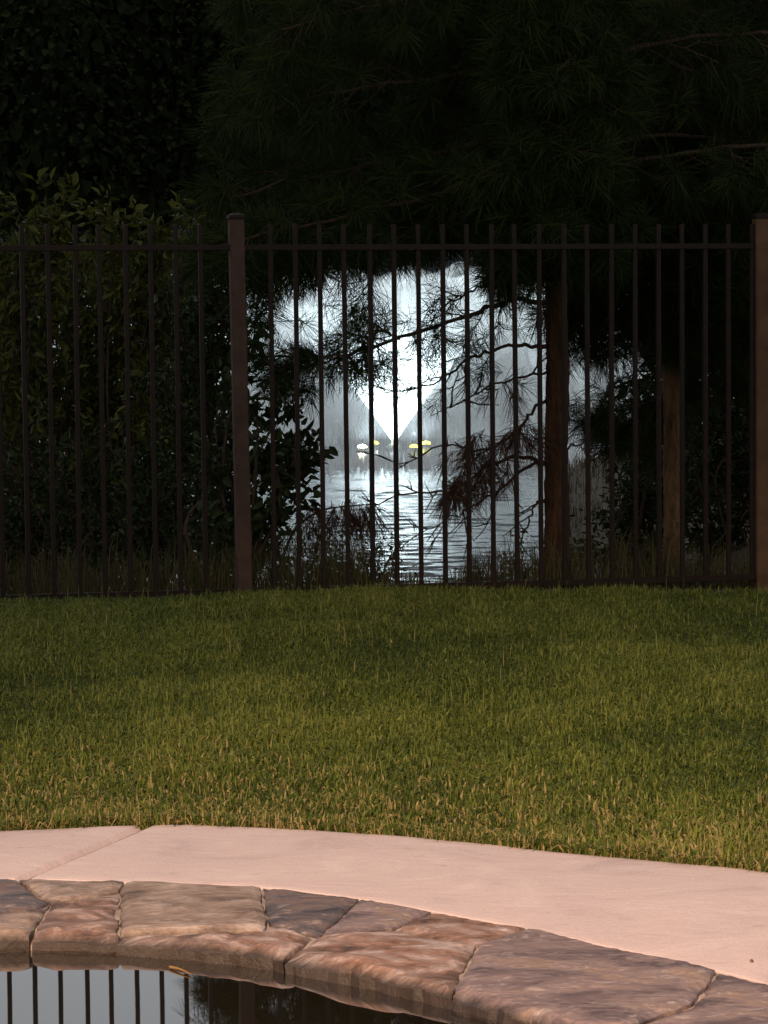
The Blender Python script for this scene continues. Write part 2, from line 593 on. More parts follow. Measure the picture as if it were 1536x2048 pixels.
# ------------------------------------------------------------------ pond
ys = np.concatenate([np.linspace(18, 32, 300), np.linspace(32.06, 58, 420), np.linspace(58.5, 92, 50)])
cs = np.linspace(-1, 1, 230)
cs = np.concatenate([[-9, -4, -2, -1.3], cs, [1.3, 2, 4, 9]])
X = cs[None] * (ys[:, None] * 0.155 + 1.2)
Y = np.repeat(ys[:, None], X.shape[1], 1)
Z = np.zeros_like(X)
for k in range(46):
    lam = 0.26 * (3.6 ** rng.random())
    ang = rng.normal(0, 0.62)
    kx, ky = math.sin(ang) * 2 * math.pi / lam, math.cos(ang) * 2 * math.pi / lam
    slope = 0.0165 * rng.random() ** 0.5
    Z += slope * lam / (2 * math.pi) * np.sin(kx * X + ky * Y + rng.random() * 6.28)
Z *= np.clip((66 - Y) / 12, 0.15, 1) * (np.abs(cs)[None] < 1.1)
mb = MB()
grid(mb, X, Y, POND + Z)
tag(mb.build('pond', M['pond'], smooth=True), kind='structure')

# ------------------------------------------------------------------ pool deck: two concrete slabs with a tooled joint
deck = bpy.data.objects.new('pool_deck', None)
col.objects.link(deck)
tag(deck, kind='structure')
J_in, J_out = pz(40, 1757), pz(291, 1649)
def xat(c, x):
    return np.stack([x, np.interp(x, c[:, 0], c[:, 1])], -1)
rows = np.array([0, .004, .012, .03, .1, .25, .5, .75, .9, .97, .988, .996, 1])
rdrop = np.array([-.004, -.002, -.001, 0, 0, 0, 0, 0, 0, 0, -.001, -.004, -.012])
for side in (0, 1):
    n = 110
    gap = 0.006
    if side == 0:
        xi = np.linspace(back_c[0, 0] + 0.02, J_in.x - gap, n); xo = np.linspace(grass_c[0, 0] + 0.02, J_out.x - gap, n)
    else:
        xi = np.linspace(J_in.x + gap, back_c[-1, 0] - 0.02, n); xo = np.linspace(J_out.x + gap, grass_c[-1, 0] - 0.02, n)
    A = xat(back_c, xi) + np.array([0, 0.006]); B = xat(grass_c, xo)
    wob = 0.006 * np.sin(xo * 9) + 0.004 * np.sin(xo * 23 + 1)
    B[:, 1] += wob
    P = A[None] + (B - A)[None] * rows[:, None, None]
    Z = np.repeat(rdrop[:, None], n, 1)
    k = np.arange(n) if side == 1 else n - 1 - np.arange(n)
    # tooled lip beside the joint
    e = np.where(k == 0, -.014, np.where(k == 1, 0.0, 0.0))
    Z = Z + e[None]
    Z = Z + 0.0012 * np.sin(P[..., 0] * 5 + 1) * np.sin(P[..., 1] * 7)
    mb = MB()
    grid(mb, P[..., 0], P[..., 1], Z)
    h, w = Z.shape                                  # skirts
    for idx in (np.arange(w), (h - 1) * w + np.arange(w), np.arange(h) * w, np.arange(h) * w + w - 1):
        top = np.stack([P[..., 0], P[..., 1], Z], -1).reshape(-1, 3)[idx]
        bot = top.copy(); bot[:, 2] = -0.11
        m_ = len(idx)
        mb.add(np.vstack([top, bot]), [(a, a + 1, m_ + a + 1, m_ + a) for a in range(m_ - 1)])
    mb.build('concrete_slab', M['concrete'], deck, smooth=False)

# ------------------------------------------------------------------ flagstone coping
coping = bpy.data.objects.new('pool_coping', None)
col.objects.link(coping)
tag(coping, kind='structure')
xs = np.linspace(back_c[0, 0] + 0.02, min(back_c[-1, 0], front_c[-1, 0]) - 0.05, 160)
bk = xat(back_c, xs)
ft = xat(front_c, xs) + np.array([0, 0.02])
mb = MB()
tt = np.linspace(0, 1, 24)[:, None, None]
P = bk[None] + (ft - bk)[None] * tt
Z = -0.028 * np.clip(1 - (P[..., 1] - edge_y(front_c, P[..., 0])) / .095, 0, 1) ** 1.6 -0.008 + 0.003 * np.sin(P[..., 0] * 40) * np.sin(P[..., 1] * 37)
grid(mb, P[..., 0], P[..., 1], Z)
f3 = np.stack([P[-1, :, 0], P[-1, :, 1], Z[-1]], -1)
f4 = f3.copy(); f4[:, 2] = -0.9
n_ = len(xs)
mb.add(np.vstack([f3, f4]), [(a, a + 1, n_ + a + 1, n_ + a) for a in range(n_ - 1)])
mb.build('mortar_bed', M['mortar'], coping)

STONES = [
    # (outline in photo pixels on the level of the deck, stone kind, thickness, roughness of the top, height)
    ([(-60, 1757), (35, 1760), (100, 1806), (60, 1822), (-40, 1832), (-125, 1806)], 2, .05, .004, .002),
    ([(-125, 1806), (-40, 1832), (60, 1822), (100, 1806), (62, 1868), (-20, 1869), (-130, 1871)], 1, .06, .012, 0),
    ([(35, 1760), (250, 1764), (240, 1780), (165, 1796), (100, 1806)], 1, .05, .005, .003),
    ([(100, 1806), (165, 1796), (240, 1780), (238, 1872), (62, 1868)], 3, .06, .013, 0),
    ([(250, 1764), (523, 1774), (535, 1845), (530, 1862), (380, 1862), (239, 1865), (240, 1780)], 1, .05, .003, .004),
    ([(523, 1774), (720, 1797), (640, 1873), (560, 1853), (535, 1845)], 2, .05, .004, .002),
    ([(239, 1865), (380, 1862), (530, 1862), (560, 1853), (640, 1873), (565, 1910), (540, 1902), (390, 1885), (238, 1874)], 3, .07, .016, -.006),
    ([(720, 1797), (866, 1823), (787, 1858), (640, 1873)], 0, .05, .004, .003),
    ([(866, 1823), (1057, 1858), (955, 1892), (787, 1858)], 3, .05, .005, .001),
    ([(640, 1873), (787, 1858), (955, 1892), (905, 1982), (800, 1955), (700, 1932), (565, 1910)], 3, .07, .010, 0),
    ([(1057, 1858), (1318, 1915), (1435, 1942), (1385, 2010), (1250, 2060), (1150, 2058), (905, 1982), (955, 1892)], 0, .06, .005, .004),
    ([(1435, 1942), (1536, 1966), (1640, 1993), (1560, 2110), (1250, 2060), (1385, 2010)], 0, .06, .004, .001),
    ([(1250, 2060), (1560, 2110), (1520, 2178), (1150, 2058)], 2, .06, .006, .000),
    ([(1640, 1993), (1900, 2062), (1850, 2200), (1700, 2230), (1520, 2178), (1560, 2110)], 1, .06, .005, .003),
    ([(1900, 2062), (2100, 2120), (2300, 2190), (2150, 2430), (1860, 2310), (1700, 2230), (1850, 2200)], 0, .06, .005, .002),
    ([(-60, 1757), (-125, 1806), (-130, 1871), (-300, 1876), (-310, 1764)], 0, .06, .005, .002),
    ([(-310, 1764), (-300, 1876), (-480, 1887), (-520, 1776)], 3, .06, .006, .001),
    ([(-520, 1776), (-480, 1887), (-860, 1911), (-880, 1799)], 2, .06, .006, .003),
]
WATER_Z = -0.042
def flagstone(poly, kind, thick, rough, dz, seed):
    P = [pz(x, y) for x, y in poly]
    P = [Vector((p.x, p.y, 0)) for p in P]
    c = sum(P, Vector()) / len(P)
    area = sum(P[i].x * P[(i + 1) % len(P)].y - P[(i + 1) % len(P)].x * P[i].y for i in range(len(P)))
    if area < 0:
        P.reverse()
    n = len(P)
    # shrink by half a joint: move every edge inward
    Q = []
    g = 0.0045
    for i in range(n):
        a, b, d = P[i - 1], P[i], P[(i + 1) % n]
        e1, e2 = (b - a).normalized(), (d - b).normalized()
        n1, n2 = Vector((-e1.y, e1.x, 0)), Vector((-e2.y, e2.x, 0))
        k = 1 + n1.dot(n2)
        Q.append(b + (n1 + n2) * (g / max(k, 0.45)))
    # broken edges
    E = []
    for i in range(n):
        a, b = Q[i], Q[(i + 1) % n]
        m = max(2, int((b - a).length / 0.028))
        nn = Vector((-(b - a).y, (b - a).x, 0)).normalized()
        for k in range(m):
            p = a.lerp(b, k / m)
            w = noise.noise(Vector((p.x * 21 + seed, p.y * 21, seed))) * 0.007 + noise.noise(Vector((p.x * 60, p.y * 60, seed))) * 0.003
            E.append(p + nn * (w if k else w * 0.4))
    bm = bmesh.new()
    vs = [bm.verts.new((p.x - c.x, p.y - c.y, 0)) for p in E]
    bm.faces.new(vs)
    lo = [min(v.co[i] for v in vs) for i in (0, 1)]
    hi = [max(v.co[i] for v in vs) for i in (0, 1)]
    for ax in (0, 1):
        s = lo[ax] + 0.022
        while s < hi[ax]:
            co = Vector((s, 0, 0)) if ax == 0 else Vector((0, s, 0))
            no = Vector((1, 0.13, 0)) if ax == 0 else Vector((-0.09, 1, 0))
            bmesh.ops.bisect_plane(bm, geom=bm.verts[:] + bm.edges[:] + bm.faces[:], plane_co=co, plane_no=no.normalized(), dist=1e-5)
            s += 0.022
    bound = [e for e in bm.edges if e.is_boundary]
    bv = set(v for e in bound for v in e.verts)
    bpos = [v.co.copy() for v in bv]
    lowset = set()
    edges = bound
    for ring, zr in enumerate((0.2, 0.5, 1.0)):       # rough broken flanks in three layers
        r = bmesh.ops.extrude_edge_only(bm, edges=edges)
        low = [g_ for g_ in r['geom'] if isinstance(g_, bmesh.types.BMVert)]
        edges = [g_ for g_ in r['geom'] if isinstance(g_, bmesh.types.BMEdge)]
        lowset.update(low)
        for v in low:
            w = noise.noise(Vector((v.co.x * 26, v.co.y * 26, seed + ring * 3.3))) * 0.008 + (0.005, 0.002, -0.006)[ring]
            dv = Vector((v.co.x, v.co.y, 0)).normalized()
            v.co.x += dv.x * w; v.co.y += dv.y * w
            v.co.z = -thick * (zr + 0.12 * noise.noise(Vector((v.co.x * 15, v.co.y * 15, seed + ring))) * (ring < 2)) - 0.006
    for v in bm.verts:
        if v in lowset:
            continue
        q = Vector((v.co.x + c.x, v.co.y + c.y, seed * 2.0))
        h = noise.fractal(q * 5.0, 1.0, 2.0, 4) * rough + abs(noise.noise(q * 17)) * rough * 0.35
        # cleaved layers: terraces
        st = rough * 0.5
        h = 0.5 * h + 0.5 * round(h / st) * st
        fd = q.y - float(edge_y(front_c, q.x))
        if fd < .055:
            h -= 0.014 * (1 - max(fd, 0) / .055) ** 2
        if v in bv:
            h -= 0.008
        else:
            dm = min((v.co - b).length for b in bpos)
            h -= 0.006 * max(0, 1 - dm / 0.022)
        v.co.z = h + dz + 0.004
    bmesh.ops.recalc_face_normals(bm, faces=bm.faces[:])
    me = bpy.data.meshes.new('flagstone')
    bm.to_mesh(me); bm.free()
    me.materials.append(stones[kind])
    o = put('flagstone', me, coping, c)
    return o
for k, (poly, kind, thick, rough, dz) in enumerate(STONES):
    flagstone(poly, kind, thick, rough, dz, k * 1.37 + 0.5)

# ------------------------------------------------------------------ pool water and basin
ft2 = xat(front_c, xs) + np.array([0, 0.034])
mb = MB()
nb = np.stack([ft2[:, 0] * 1.0, np.full(len(xs), 1.6)], -1)
tt = np.linspace(0, 1, 10)[:, None, None]
P = ft2[None] + (nb - ft2)[None] * tt
grid(mb, P[..., 0], P[..., 1], np.full(P.shape[:2], WATER_Z))
tag(mb.build('pool_water', M['pool'], smooth=True), kind='structure')
mb = MB()
box(mb, (ft2[0, 0] - .2, 1.3, -1.5), (ft2[-1, 0] + .2, float(ft2[:, 1].max()) + .1, -1.3))
tag(mb.build('pool_floor', M['plaster']), kind='structure')

# ------------------------------------------------------------------ iron fence
fence = empty('iron_fence', (F0.x, F0.y, GZ), 'dark brown iron picket fence between the lawn and the pond', 'fence')
sx = lambda x: on_fence(x, 510)[0]
top_rail = on_fence(690, 489)[1]; top_rail2 = on_fence(690, 500)[1]
pk_top = on_fence(690, 449)[1]; post_top = on_fence(480, 438)[1]
bot_rail = on_fence(690, 1171)[1]
def fbox(name, s0, s1, w, z0, z1, parent=fence, bev=0.0015, shared=None):
    """a bar of the fence: along the fence from s0 to s1, w thick"""
    if shared is None:
        bm = bmesh.new()
        L, H = s1 - s0, z1 - z0
        bmesh.ops.create_cube(bm, size=1)
        for v in bm.verts:
            v.co = Vector((v.co.x * L, v.co.y * w, (v.co.z + 0.5) * H))
        bmesh.ops.bevel(bm, geom=bm.edges[:], offset=bev, segments=1, affect='EDGES', clamp_overlap=True)
        me = bpy.data.meshes.new(name)
        bm.to_mesh(me); bm.free()
        me.materials.append(M['iron'])
    else:
        me = shared
    p = F0 + FU * ((s0 + s1) / 2)
    o = put(name, me, parent, (p.x, p.y, z0))
    return o
s_post = [sx(480.5), sx(1522)]
gap = s_post[1] - s_post[0]
posts_s = [s_post[0] - gap, *s_post, s_post[1] + gap]
PW = 0.066
for k, s in enumerate(posts_s):
    o = fbox('post', s - PW / 2, s + PW / 2, PW, GZ - 0.15, post_top, bev=0.004)
    o.rotation_euler = (0, R(-0.55) if k == 1 else 0, TH)
    o.data.materials[0] = M['post_tan'] if k == 2 else M['post']
    if k == 2: o['label'] = 'lighter tan brown fence post'
    bm = bmesh.new()
    bmesh.ops.create_cube(bm, size=1)
    for v in bm.verts:
        v.co = Vector((v.co.x * 0.074, v.co.y * 0.074, (v.co.z + .5) * 0.014))
    top = [f for f in bm.faces if f.normal.z > .9]
    r_ = bmesh.ops.extrude_face_region(bm, geom=top)
    for v in r_['geom']:
        if isinstance(v, bmesh.types.BMVert):
            v.co.z += 0.012; v.co.x *= .35; v.co.y *= .35
    bmesh.ops.delete(bm, geom=top, context='FACES_ONLY')
    me = bpy.data.meshes.new('post_cap'); bm.to_mesh(me); bm.free(); me.materials.append(M['iron'])
    cp = bpy.data.objects.new('post_cap', me); col.objects.link(cp); cp.parent = o
    cp.location = (0, 0, post_top - GZ + 0.15 + 0.002)
pk_mesh = None
def pickets(ss):
    global pk_mesh
    for s in ss:
        w = 0.0205
        o = fbox('picket', s - w / 2, s + w / 2, w, GZ - 0.03, pk_top, bev=0.0025, shared=pk_mesh)
        pk_mesh = o.data
        o.rotation_euler = (0, R(rng.normal(0, .12)), TH + R(rng.normal(0, 2.5)))
d_mid = (sx(1078) - sx(541)) / 11
mid = [sx(541) + k * d_mid for k in range(-0, 30) if sx(541) + k * d_mid < s_post[1] - 0.05]
left = [sx(403) - k * d_mid for k in range(0, 30) if sx(403) - k * d_mid > posts_s[0] + 0.05]
right = [s_post[1] + 0.14 + k * d_mid for k in range(0, 30) if s_post[1] + 0.14 + k * d_mid < posts_s[3] - 0.05]
for g in (left, mid, right):
    pickets(g)
for a, b in zip(posts_s[:-1], posts_s[1:]):
    for z0, z1 in ((top_rail2, top_rail), (bot_rail - 0.028, bot_rail)):
        o = fbox('rail', a + PW / 2 - .004, b - PW / 2 + .004, 0.032, z0, z1)
        o.rotation_euler = (0, 0, TH)

# ------------------------------------------------------------------ vegetation builders
def needles(mb, P, A, K, L, tuft=0.12, ang=(30, 75), w=0.0024, droop=0.03):
    """K long needles round each shoot: P base, A direction of the shoot"""
    P = np.repeat(np.asarray(P, float), K, 0); A = np.repeat(unit(np.asarray(A, float)), K, 0)
    n = len(P)
    U, V = frame(A)
    f = rng.random((n, 1)) * 2 * math.pi
    a = np.radians(ang[0] + (ang[1] - ang[0]) * rng.random((n, 1)) ** 0.8)
    D = unit(A * np.cos(a) + (U * np.cos(f) + V * np.sin(f)) * np.sin(a))
    B = P + A * tuft * (rng.random((n, 1)) - 0.15)
    ln = L * (0.7 + 0.5 * rng.random((n, 1)))
    dr = droop * (0.3 + rng.random((n, 1)))
    mid = B + D * ln * 0.55 + np.array([0, 0, -1.0]) * dr * 0.28
    tip = B + D * ln + np.array([0, 0, -1.0]) * dr
    S = unit(np.cross(D, rng.standard_normal((n, 3)))) * (w / 2)
    v = np.stack([B - S, B + S, mid + S, mid - S, tip], 1).reshape(-1, 3)
    o = np.arange(n)[:, None] * 5
    tint = np.repeat(rng.random((n, 1)), 5, 0)
    mb.add(v, o + np.array([[0, 1, 2, 3]]), o + np.array([[3, 2, 4]]), np.repeat(tint, 3, 1))

def leaves(mb, P, D, L, W, fold=0.25, curl=0.15, hue=(0, 1), jitter=0.9):
    """folded broad leaves: P stalk end, D direction"""
    P = np.asarray(P, float); n = len(P)
    D = unit(np.asarray(D, float) + jitter * rng.standard_normal((n, 3)) * 0.5)
    N = rng.standard_normal((n, 3)) * 0.6 + np.array([0, -0.25, 0.7])
    S = unit(np.cross(D, N)); N = np.cross(S, D)
    l = (L * (0.6 + 0.6 * rng.random((n, 1)))); w = l * W / L * (0.85 + .3 * rng.random((n, 1)))
    f = fold * w
    tip = P + D * l - N * curl * l
    v = np.stack([P, P + D * l * .32 + S * w * .48 + N * f, P + D * l * .70 + S * w * .36 + N * f * .6 - N * curl * l * .4, tip,
                  P + D * l * .70 - S * w * .36 + N * f * .6 - N * curl * l * .4, P + D * l * .32 - S * w * .48 + N * f], 1).reshape(-1, 3)
    o = np.arange(n)[:, None] * 6
    t = hue[0] + (hue[1] - hue[0]) * rng.random((n, 1))
    mb.add(v, np.concatenate([o + np.array([[0, 1, 2, 3]]), o + np.array([[0, 3, 4, 5]])]), None, np.repeat(np.repeat(t, 6, 0), 3, 1))

def wander(p, d, L, n, wob, grav=0.0):
    p = np.array(p, float); d = np.array(d, float); d /= np.linalg.norm(d)
    out = [p.copy()]
    for _ in range(n):
        d = d + wob * rng.standard_normal(3) + np.array([0, 0, grav])
        d /= np.linalg.norm(d)
        p = p + d * L / n
        out.append(p.copy())
    return np.array(out)

class Pine:
    def __init__(self, base, label, group='pine trees beyond the fence'):
        self.root = empty('pine_tree', base, label, 'tree', group)
        self.needle = MB(); self.dead = MB(); self.tw = MB()
        self.nd = 0
    def trunk(self, path, rad, n=18, mat='bark'):
        P = smooth_path(path, 90)
        r = np.interp(np.linspace(0, 1, 90), np.linspace(0, 1, len(rad)), rad)
        mb = MB()
        P = smooth_path(path, 220); n = 30
        r = np.interp(np.linspace(0, 1, 220), np.linspace(0, 1, len(rad)), rad)
        tube(mb, P, r, n)
        v = mb.v[0].reshape(220, n, 3)
        for i in range(220):
            fl = 1 + .35 * math.exp(-max(P[i, 2] - P[0, 2] - .1, 0) / .07)
            for j in range(n):
                a = j / n * 6.283
                q = Vector((math.cos(a) * 1.5, math.sin(a) * 1.5, P[i, 2] * 5.5 + path[0][0] * 9))
                d, _ = noise.voronoi(q * 1.9)
                k = min(d[1] - d[0], .35) / .35
                h = .0075 * k - .005 + .006 * noise.noise(q * .6) + .003 * noise.noise(q * 6)
                v[i, j] = P[i] + (v[i, j] - P[i]) * fl * (1 + h / max(r[i], .02))
        mb.v[0] = v.reshape(-1, 3)
        mb.build('trunk', M[mat], self.root, smooth=True)
        self.P = P
    def limb(self, path, r0, r1, twigs=10, tl=0.45, start=0.3, K=46, L=0.15, tufts=True, dead=0.0, droop=0.0, up=0.0, sub=2, smooth_n=26, wdt=0.0026):
        P = smooth_path(path, smooth_n)
        P[1:-1] += rng.standard_normal((len(P) - 2, 3)) * 0.006
        mb = MB()
        tube(mb, P, np.linspace(r0, r1, len(P)), 7, lump=0.06)
        mb.build('limb', M['twig'], self.root, smooth=True)
        T = unit(np.gradient(P, axis=0))
        tp, ta, dp, da = [], [], [], []
        for k in range(twigs):
            t = start + (1 - start) * (k + rng.random()) / twigs
            i = min(int(t * (len(P) - 1)), len(P) - 2)
            side = unit(np.cross(T[i], rng.standard_normal(3)))
            side[2] = side[2] * 0.7 + up
            d = T[i] * (0.45 + 0.5 * rng.random()) + side * 0.9
            l = tl * (0.5 + 0.7 * rng.random()) * (1.15 - 0.5 * t)
            W = wander(P[i], d, l, 7, 0.13, -droop)
            tube(self.tw, W, np.linspace(max(r1 * 0.9, .004), 0.0022, len(W)), 5)
            isdead = rng.random() < dead
            ends = [(W[-1], W[-1] - W[-2]), (W[-3], W[-2] - W[-3] + 0.3 * rng.standard_normal(3) * l / 7)]
            for s in range(sub):
                j = rng.integers(2, 6)
                d2 = unit(W[j] - W[j - 1]) + 0.75 * rng.standard_normal(3)
                W2 = wander(W[j], d2, l * (.3 + .3 * rng.random()), 5, 0.14, -droop)
                tube(self.tw, W2, np.linspace(.004, 0.0016, len(W2)), 4)
                ends.append((W2[-1], W2[-1] - W2[-2]))
            if tufts:
                for p, a in ends:
                    (dp if isdead else tp).append(p); (da if isdead else ta).append(a)
        if tufts:
            tp.append(P[-1]); ta.append(P[-1] - P[-2])
        if tp:
            needles(self.needle, tp, ta, K, L, w=wdt)
        if dp:
            needles(self.dead, dp, np.array(da) * 0.5 + np.array([0, 0, -0.02]), K, L, ang=(15, 60), droop=0.09, w=wdt)
    def tuft(self, p, a, K=60, L=0.15, dead=False, **kw):
        needles(self.dead if dead else self.needle, [p], [a], K, L, **kw)
    def finish(self):
        if self.tw.n: self.tw.build('twigs', M['twig'], self.root, smooth=True)
        if self.needle.n: self.needle.build('crown', M['needle'], self.root)
        if self.dead.n: self.dead.build('dead_needles', M['dead'], self.root)

def P3(lst):
    return [tuple(py(*a)) for a in lst]

# ------------------------------------------------------------------ the pine just behind the fence
by = 14.25
pine2_front = []
base = py(1112, 1172, by); base.z = float(ground_z(np.array(base.x), np.array(base.y)))
pine = Pine(base, 'reddish brown pine trunk just behind the fence, its boughs hanging before the fountain')
tp_ = [(base.x, base.y, base.z - .1)] + P3([(1113, 1050, by), (1112, 900, by), (1114, 750, by), (1112, 600, by + .02), (1110, 400, by + .03), (1108, 200, by), (1104, -200, by), (1100, -900, by)])
pine.trunk(tp_, [.073, .063, .061, .058, .056, .052, .048, .04, .015])
# boughs seen against the spray
pine.limb(P3([(1100, 606, 14.25), (1040, 601, 14.2), (985, 615, 14.1), (930, 634, 14.05), (860, 655, 14.0), (790, 680, 13.95), (700, 706, 13.9), (620, 716, 13.85), (545, 712, 13.85)]), .014, .005, twigs=15, tl=.2, start=.22, K=34, L=.115, droop=.03, sub=1)
pine.limb(P3([(800, 678, 13.95), (760, 660, 13.9), (740, 690, 13.9), (715, 730, 13.85)]), .006, .003, twigs=9, tl=.16, start=.1, K=50, L=.11)
pine.limb(P3([(690, 707, 13.9), (650, 725, 13.9), (600, 735, 13.88), (560, 726, 13.85)]), .005, .003, twigs=9, tl=.14, start=.1, K=60, L=.12)
pine.limb(P3([(1100, 690, 14.25), (1050, 688, 14.2), (1000, 697, 14.1), (955, 712, 14.05), (905, 742, 14.0), (850, 770, 14.0), (770, 785, 13.95)]), .011, .003, twigs=10, tl=.18, start=.3, K=18, L=.11, sub=1)
pine.limb(P3([(1100, 560, 14.25), (1060, 548, 14.3), (1000, 552, 14.3), (940, 585, 14.2), (880, 620, 14.2)]), .010, .004, twigs=7, tl=.16, start=.2, K=26, L=.11, sub=1)
# bare and half-dead lower boughs
pine.limb(P3([(1095, 926, 14.25), (1060, 916, 14.2), (1030, 913, 14.15), (1000, 922, 14.1), (960, 945, 14.05), (915, 975, 14.0), (860, 985, 14.0), (800, 990, 14.0), (740, 1012, 13.95)]), .011, .003, twigs=9, tl=.25, start=.3, tufts=False)
pine.limb(P3([(1095, 928, 14.25), (1050, 935, 14.2), (1000, 980, 14.15), (940, 1015, 14.1), (880, 1045, 14.05), (835, 1080, 14.0)]), .010, .002, twigs=10, tl=.28, start=.2, tufts=False)
pine.limb(P3([(1095, 800, 14.25), (1065, 820, 14.2), (1045, 850, 14.15), (1010, 880, 14.1), (960, 905, 14.05), (890, 890, 14.0), (810, 925, 14.0), (755, 910, 14.0)]), .009, .0025, twigs=8, tl=.22, start=.3, tufts=False)
pine.limb(P3([(1095, 1000, 14.25), (1070, 1010, 14.2), (1050, 1060, 14.15), (1030, 1120, 14.1)]), .008, .002, twigs=7, tl=.2, start=.3, tufts=False)
pine.limb(P3([(860, 830, 14.1), (900, 815, 14.1), (950, 790, 14.12), (1010, 760, 14.15), (1095, 745, 14.25)]), .002, .007, twigs=6, tl=.18, start=.2, tufts=False)
pine.limb(P3([(1130, 905, 14.25), (1150, 890, 14.3), (1175, 905, 14.3), (1195, 935, 14.3)]), .006, .002, twigs=4, tl=.15, start=.3, tufts=False)
for (x, y, n, s) in [(935, 945, 16, 46), (905, 965, 9, 26), (965, 905, 8, 30), (1030, 868, 8, 24), (1055, 845, 6, 20), (950, 880, 5, 22), (1010, 770, 3, 20)]:
    for _ in range(n):
        p = py(x + rng.normal(0, s * .55), y + rng.normal(0, s * .42), 14.05 + rng.normal(0, .05))
        pine.tuft(p, (rng.normal(0, .6), rng.normal(0, .4), -0.7), K=42, L=.13, dead=True, ang=(10, 55), droop=.05)
for (x, y) in [(1012, 762), (1000, 745), (560, 700), (640, 690), (930, 690), (820, 640), (775, 745), (700, 690), (870, 655), (600, 640), (650, 610), (580, 690), (610, 730), (740, 640), (760, 720), (790, 655), (890, 640), (910, 720), (950, 660), (1000, 600), (980, 560), (545, 650), (840, 720), (690, 745), (625, 700)]:
    p = py(x, y, 14.0)
    pine.tuft(p, (rng.normal(0, .7), rng.normal(0, .4), -.2), K=60, L=.13)
# the hanging lower skirt of the crown, above the bright spray
skirt = [
    [(1105, 400, 14.25), (980, 420, 14.2), (860, 450, 14.1), (740, 505, 14.0), (640, 532, 13.95), (560, 552, 13.9), (490, 580, 13.85)],
    [(1105, 380, 14.25), (960, 410, 14.4), (800, 440, 14.5), (650, 470, 14.5), (540, 520, 14.5)],
    [(1105, 330, 14.25), (950, 370, 14.0), (800, 410, 13.9), (660, 440, 13.8), (520, 470, 13.7), (430, 500, 13.65)],
    [(1105, 420, 14.25), (1010, 420, 14.5), (900, 430, 14.7), (820, 440, 14.8)],
    [(1105, 250, 14.25), (900, 300, 14.3), (700, 340, 14.3), (520, 380, 14.2), (390, 420, 14.1)],
    [(1105, 200, 14.25), (940, 250, 14.7), (740, 290, 15.0), (560, 330, 15.1)],
    [(1105, 100, 14.25), (900, 150, 14.2), (690, 180, 14.0), (520, 230, 13.9)],
    [(1105, 60, 14.25), (900, 60, 14.5), (700, 90, 14.8), (480, 150, 15.0)],
    [(1105, 0, 14.25), (950, -10, 14.0), (760, 10, 13.8), (560, 60, 13.7)],
    [(1105, -150, 14.25), (900, -140, 14.3), (700, -110, 14.3), (470, -40, 14.3)],
]
for k, pth in enumerate(skirt):
    pine.limb(P3(pth), .016, .005, twigs=20, tl=.20 if k < 4 else .34, start=.12, K=44, L=.16, droop=.05, sub=3, wdt=.0032)
for (y0, dx, Yd) in [(520, -70, 13.75), (470, 60, 13.8), (430, -40, 13.6), (380, 80, 13.7), (330, -90, 13.6), (290, 30, 13.5), (240, -30, 13.6), (200, 90, 13.7), (150, -80, 13.6), (110, 40, 13.5), (60, -40, 13.6), (20, 70, 13.7), (-40, -60, 13.6)]:
    pine.limb(P3([(1110, y0 - 40, 14.25), (1110 + dx * .4, y0 - 40, 14.05), (1110 + dx * .8, y0 - 20, 13.85), (1110 + dx, y0 + 10, Yd)]), .010, .004, twigs=15, tl=.24, start=.1, K=46, L=.16, droop=.05, sub=2, wdt=.0034)
for (y0, dx, Yd) in [(650, 30, 15.1), (600, -50, 15.1), (540, 60, 15.0), (470, -40, 15.1), (400, 50, 15.0), (330, -50, 15.1), (260, 40, 15.0), (180, -30, 15.1)]:
    pine2_front.append((y0, dx, Yd))
for k in range(16):          # the rest of the crown all round
    z = 2.0 + 3.2 * (k + rng.random()) / 16
    a = rng.random() * 6.28 if k % 3 else rng.normal(0, .5)
    d = np.array([math.cos(a), math.sin(a) * .8, 0])
    if d[1] < -.3: d[1] *= -1
    l = 1.9 * (1.1 - (z - 2) / 5.5)
    s = np.array([base.x, base.y, z])
    pine.limb([s, s + d * l * .4 + [0, 0, .12], s + d * l * .75 + [0, 0, .1], s + d * l + [0, 0, -.08]], .015, .005, twigs=15, tl=.4, start=.12, K=40, L=.16, droop=.03, sub=3, wdt=.0034)
pine.finish()

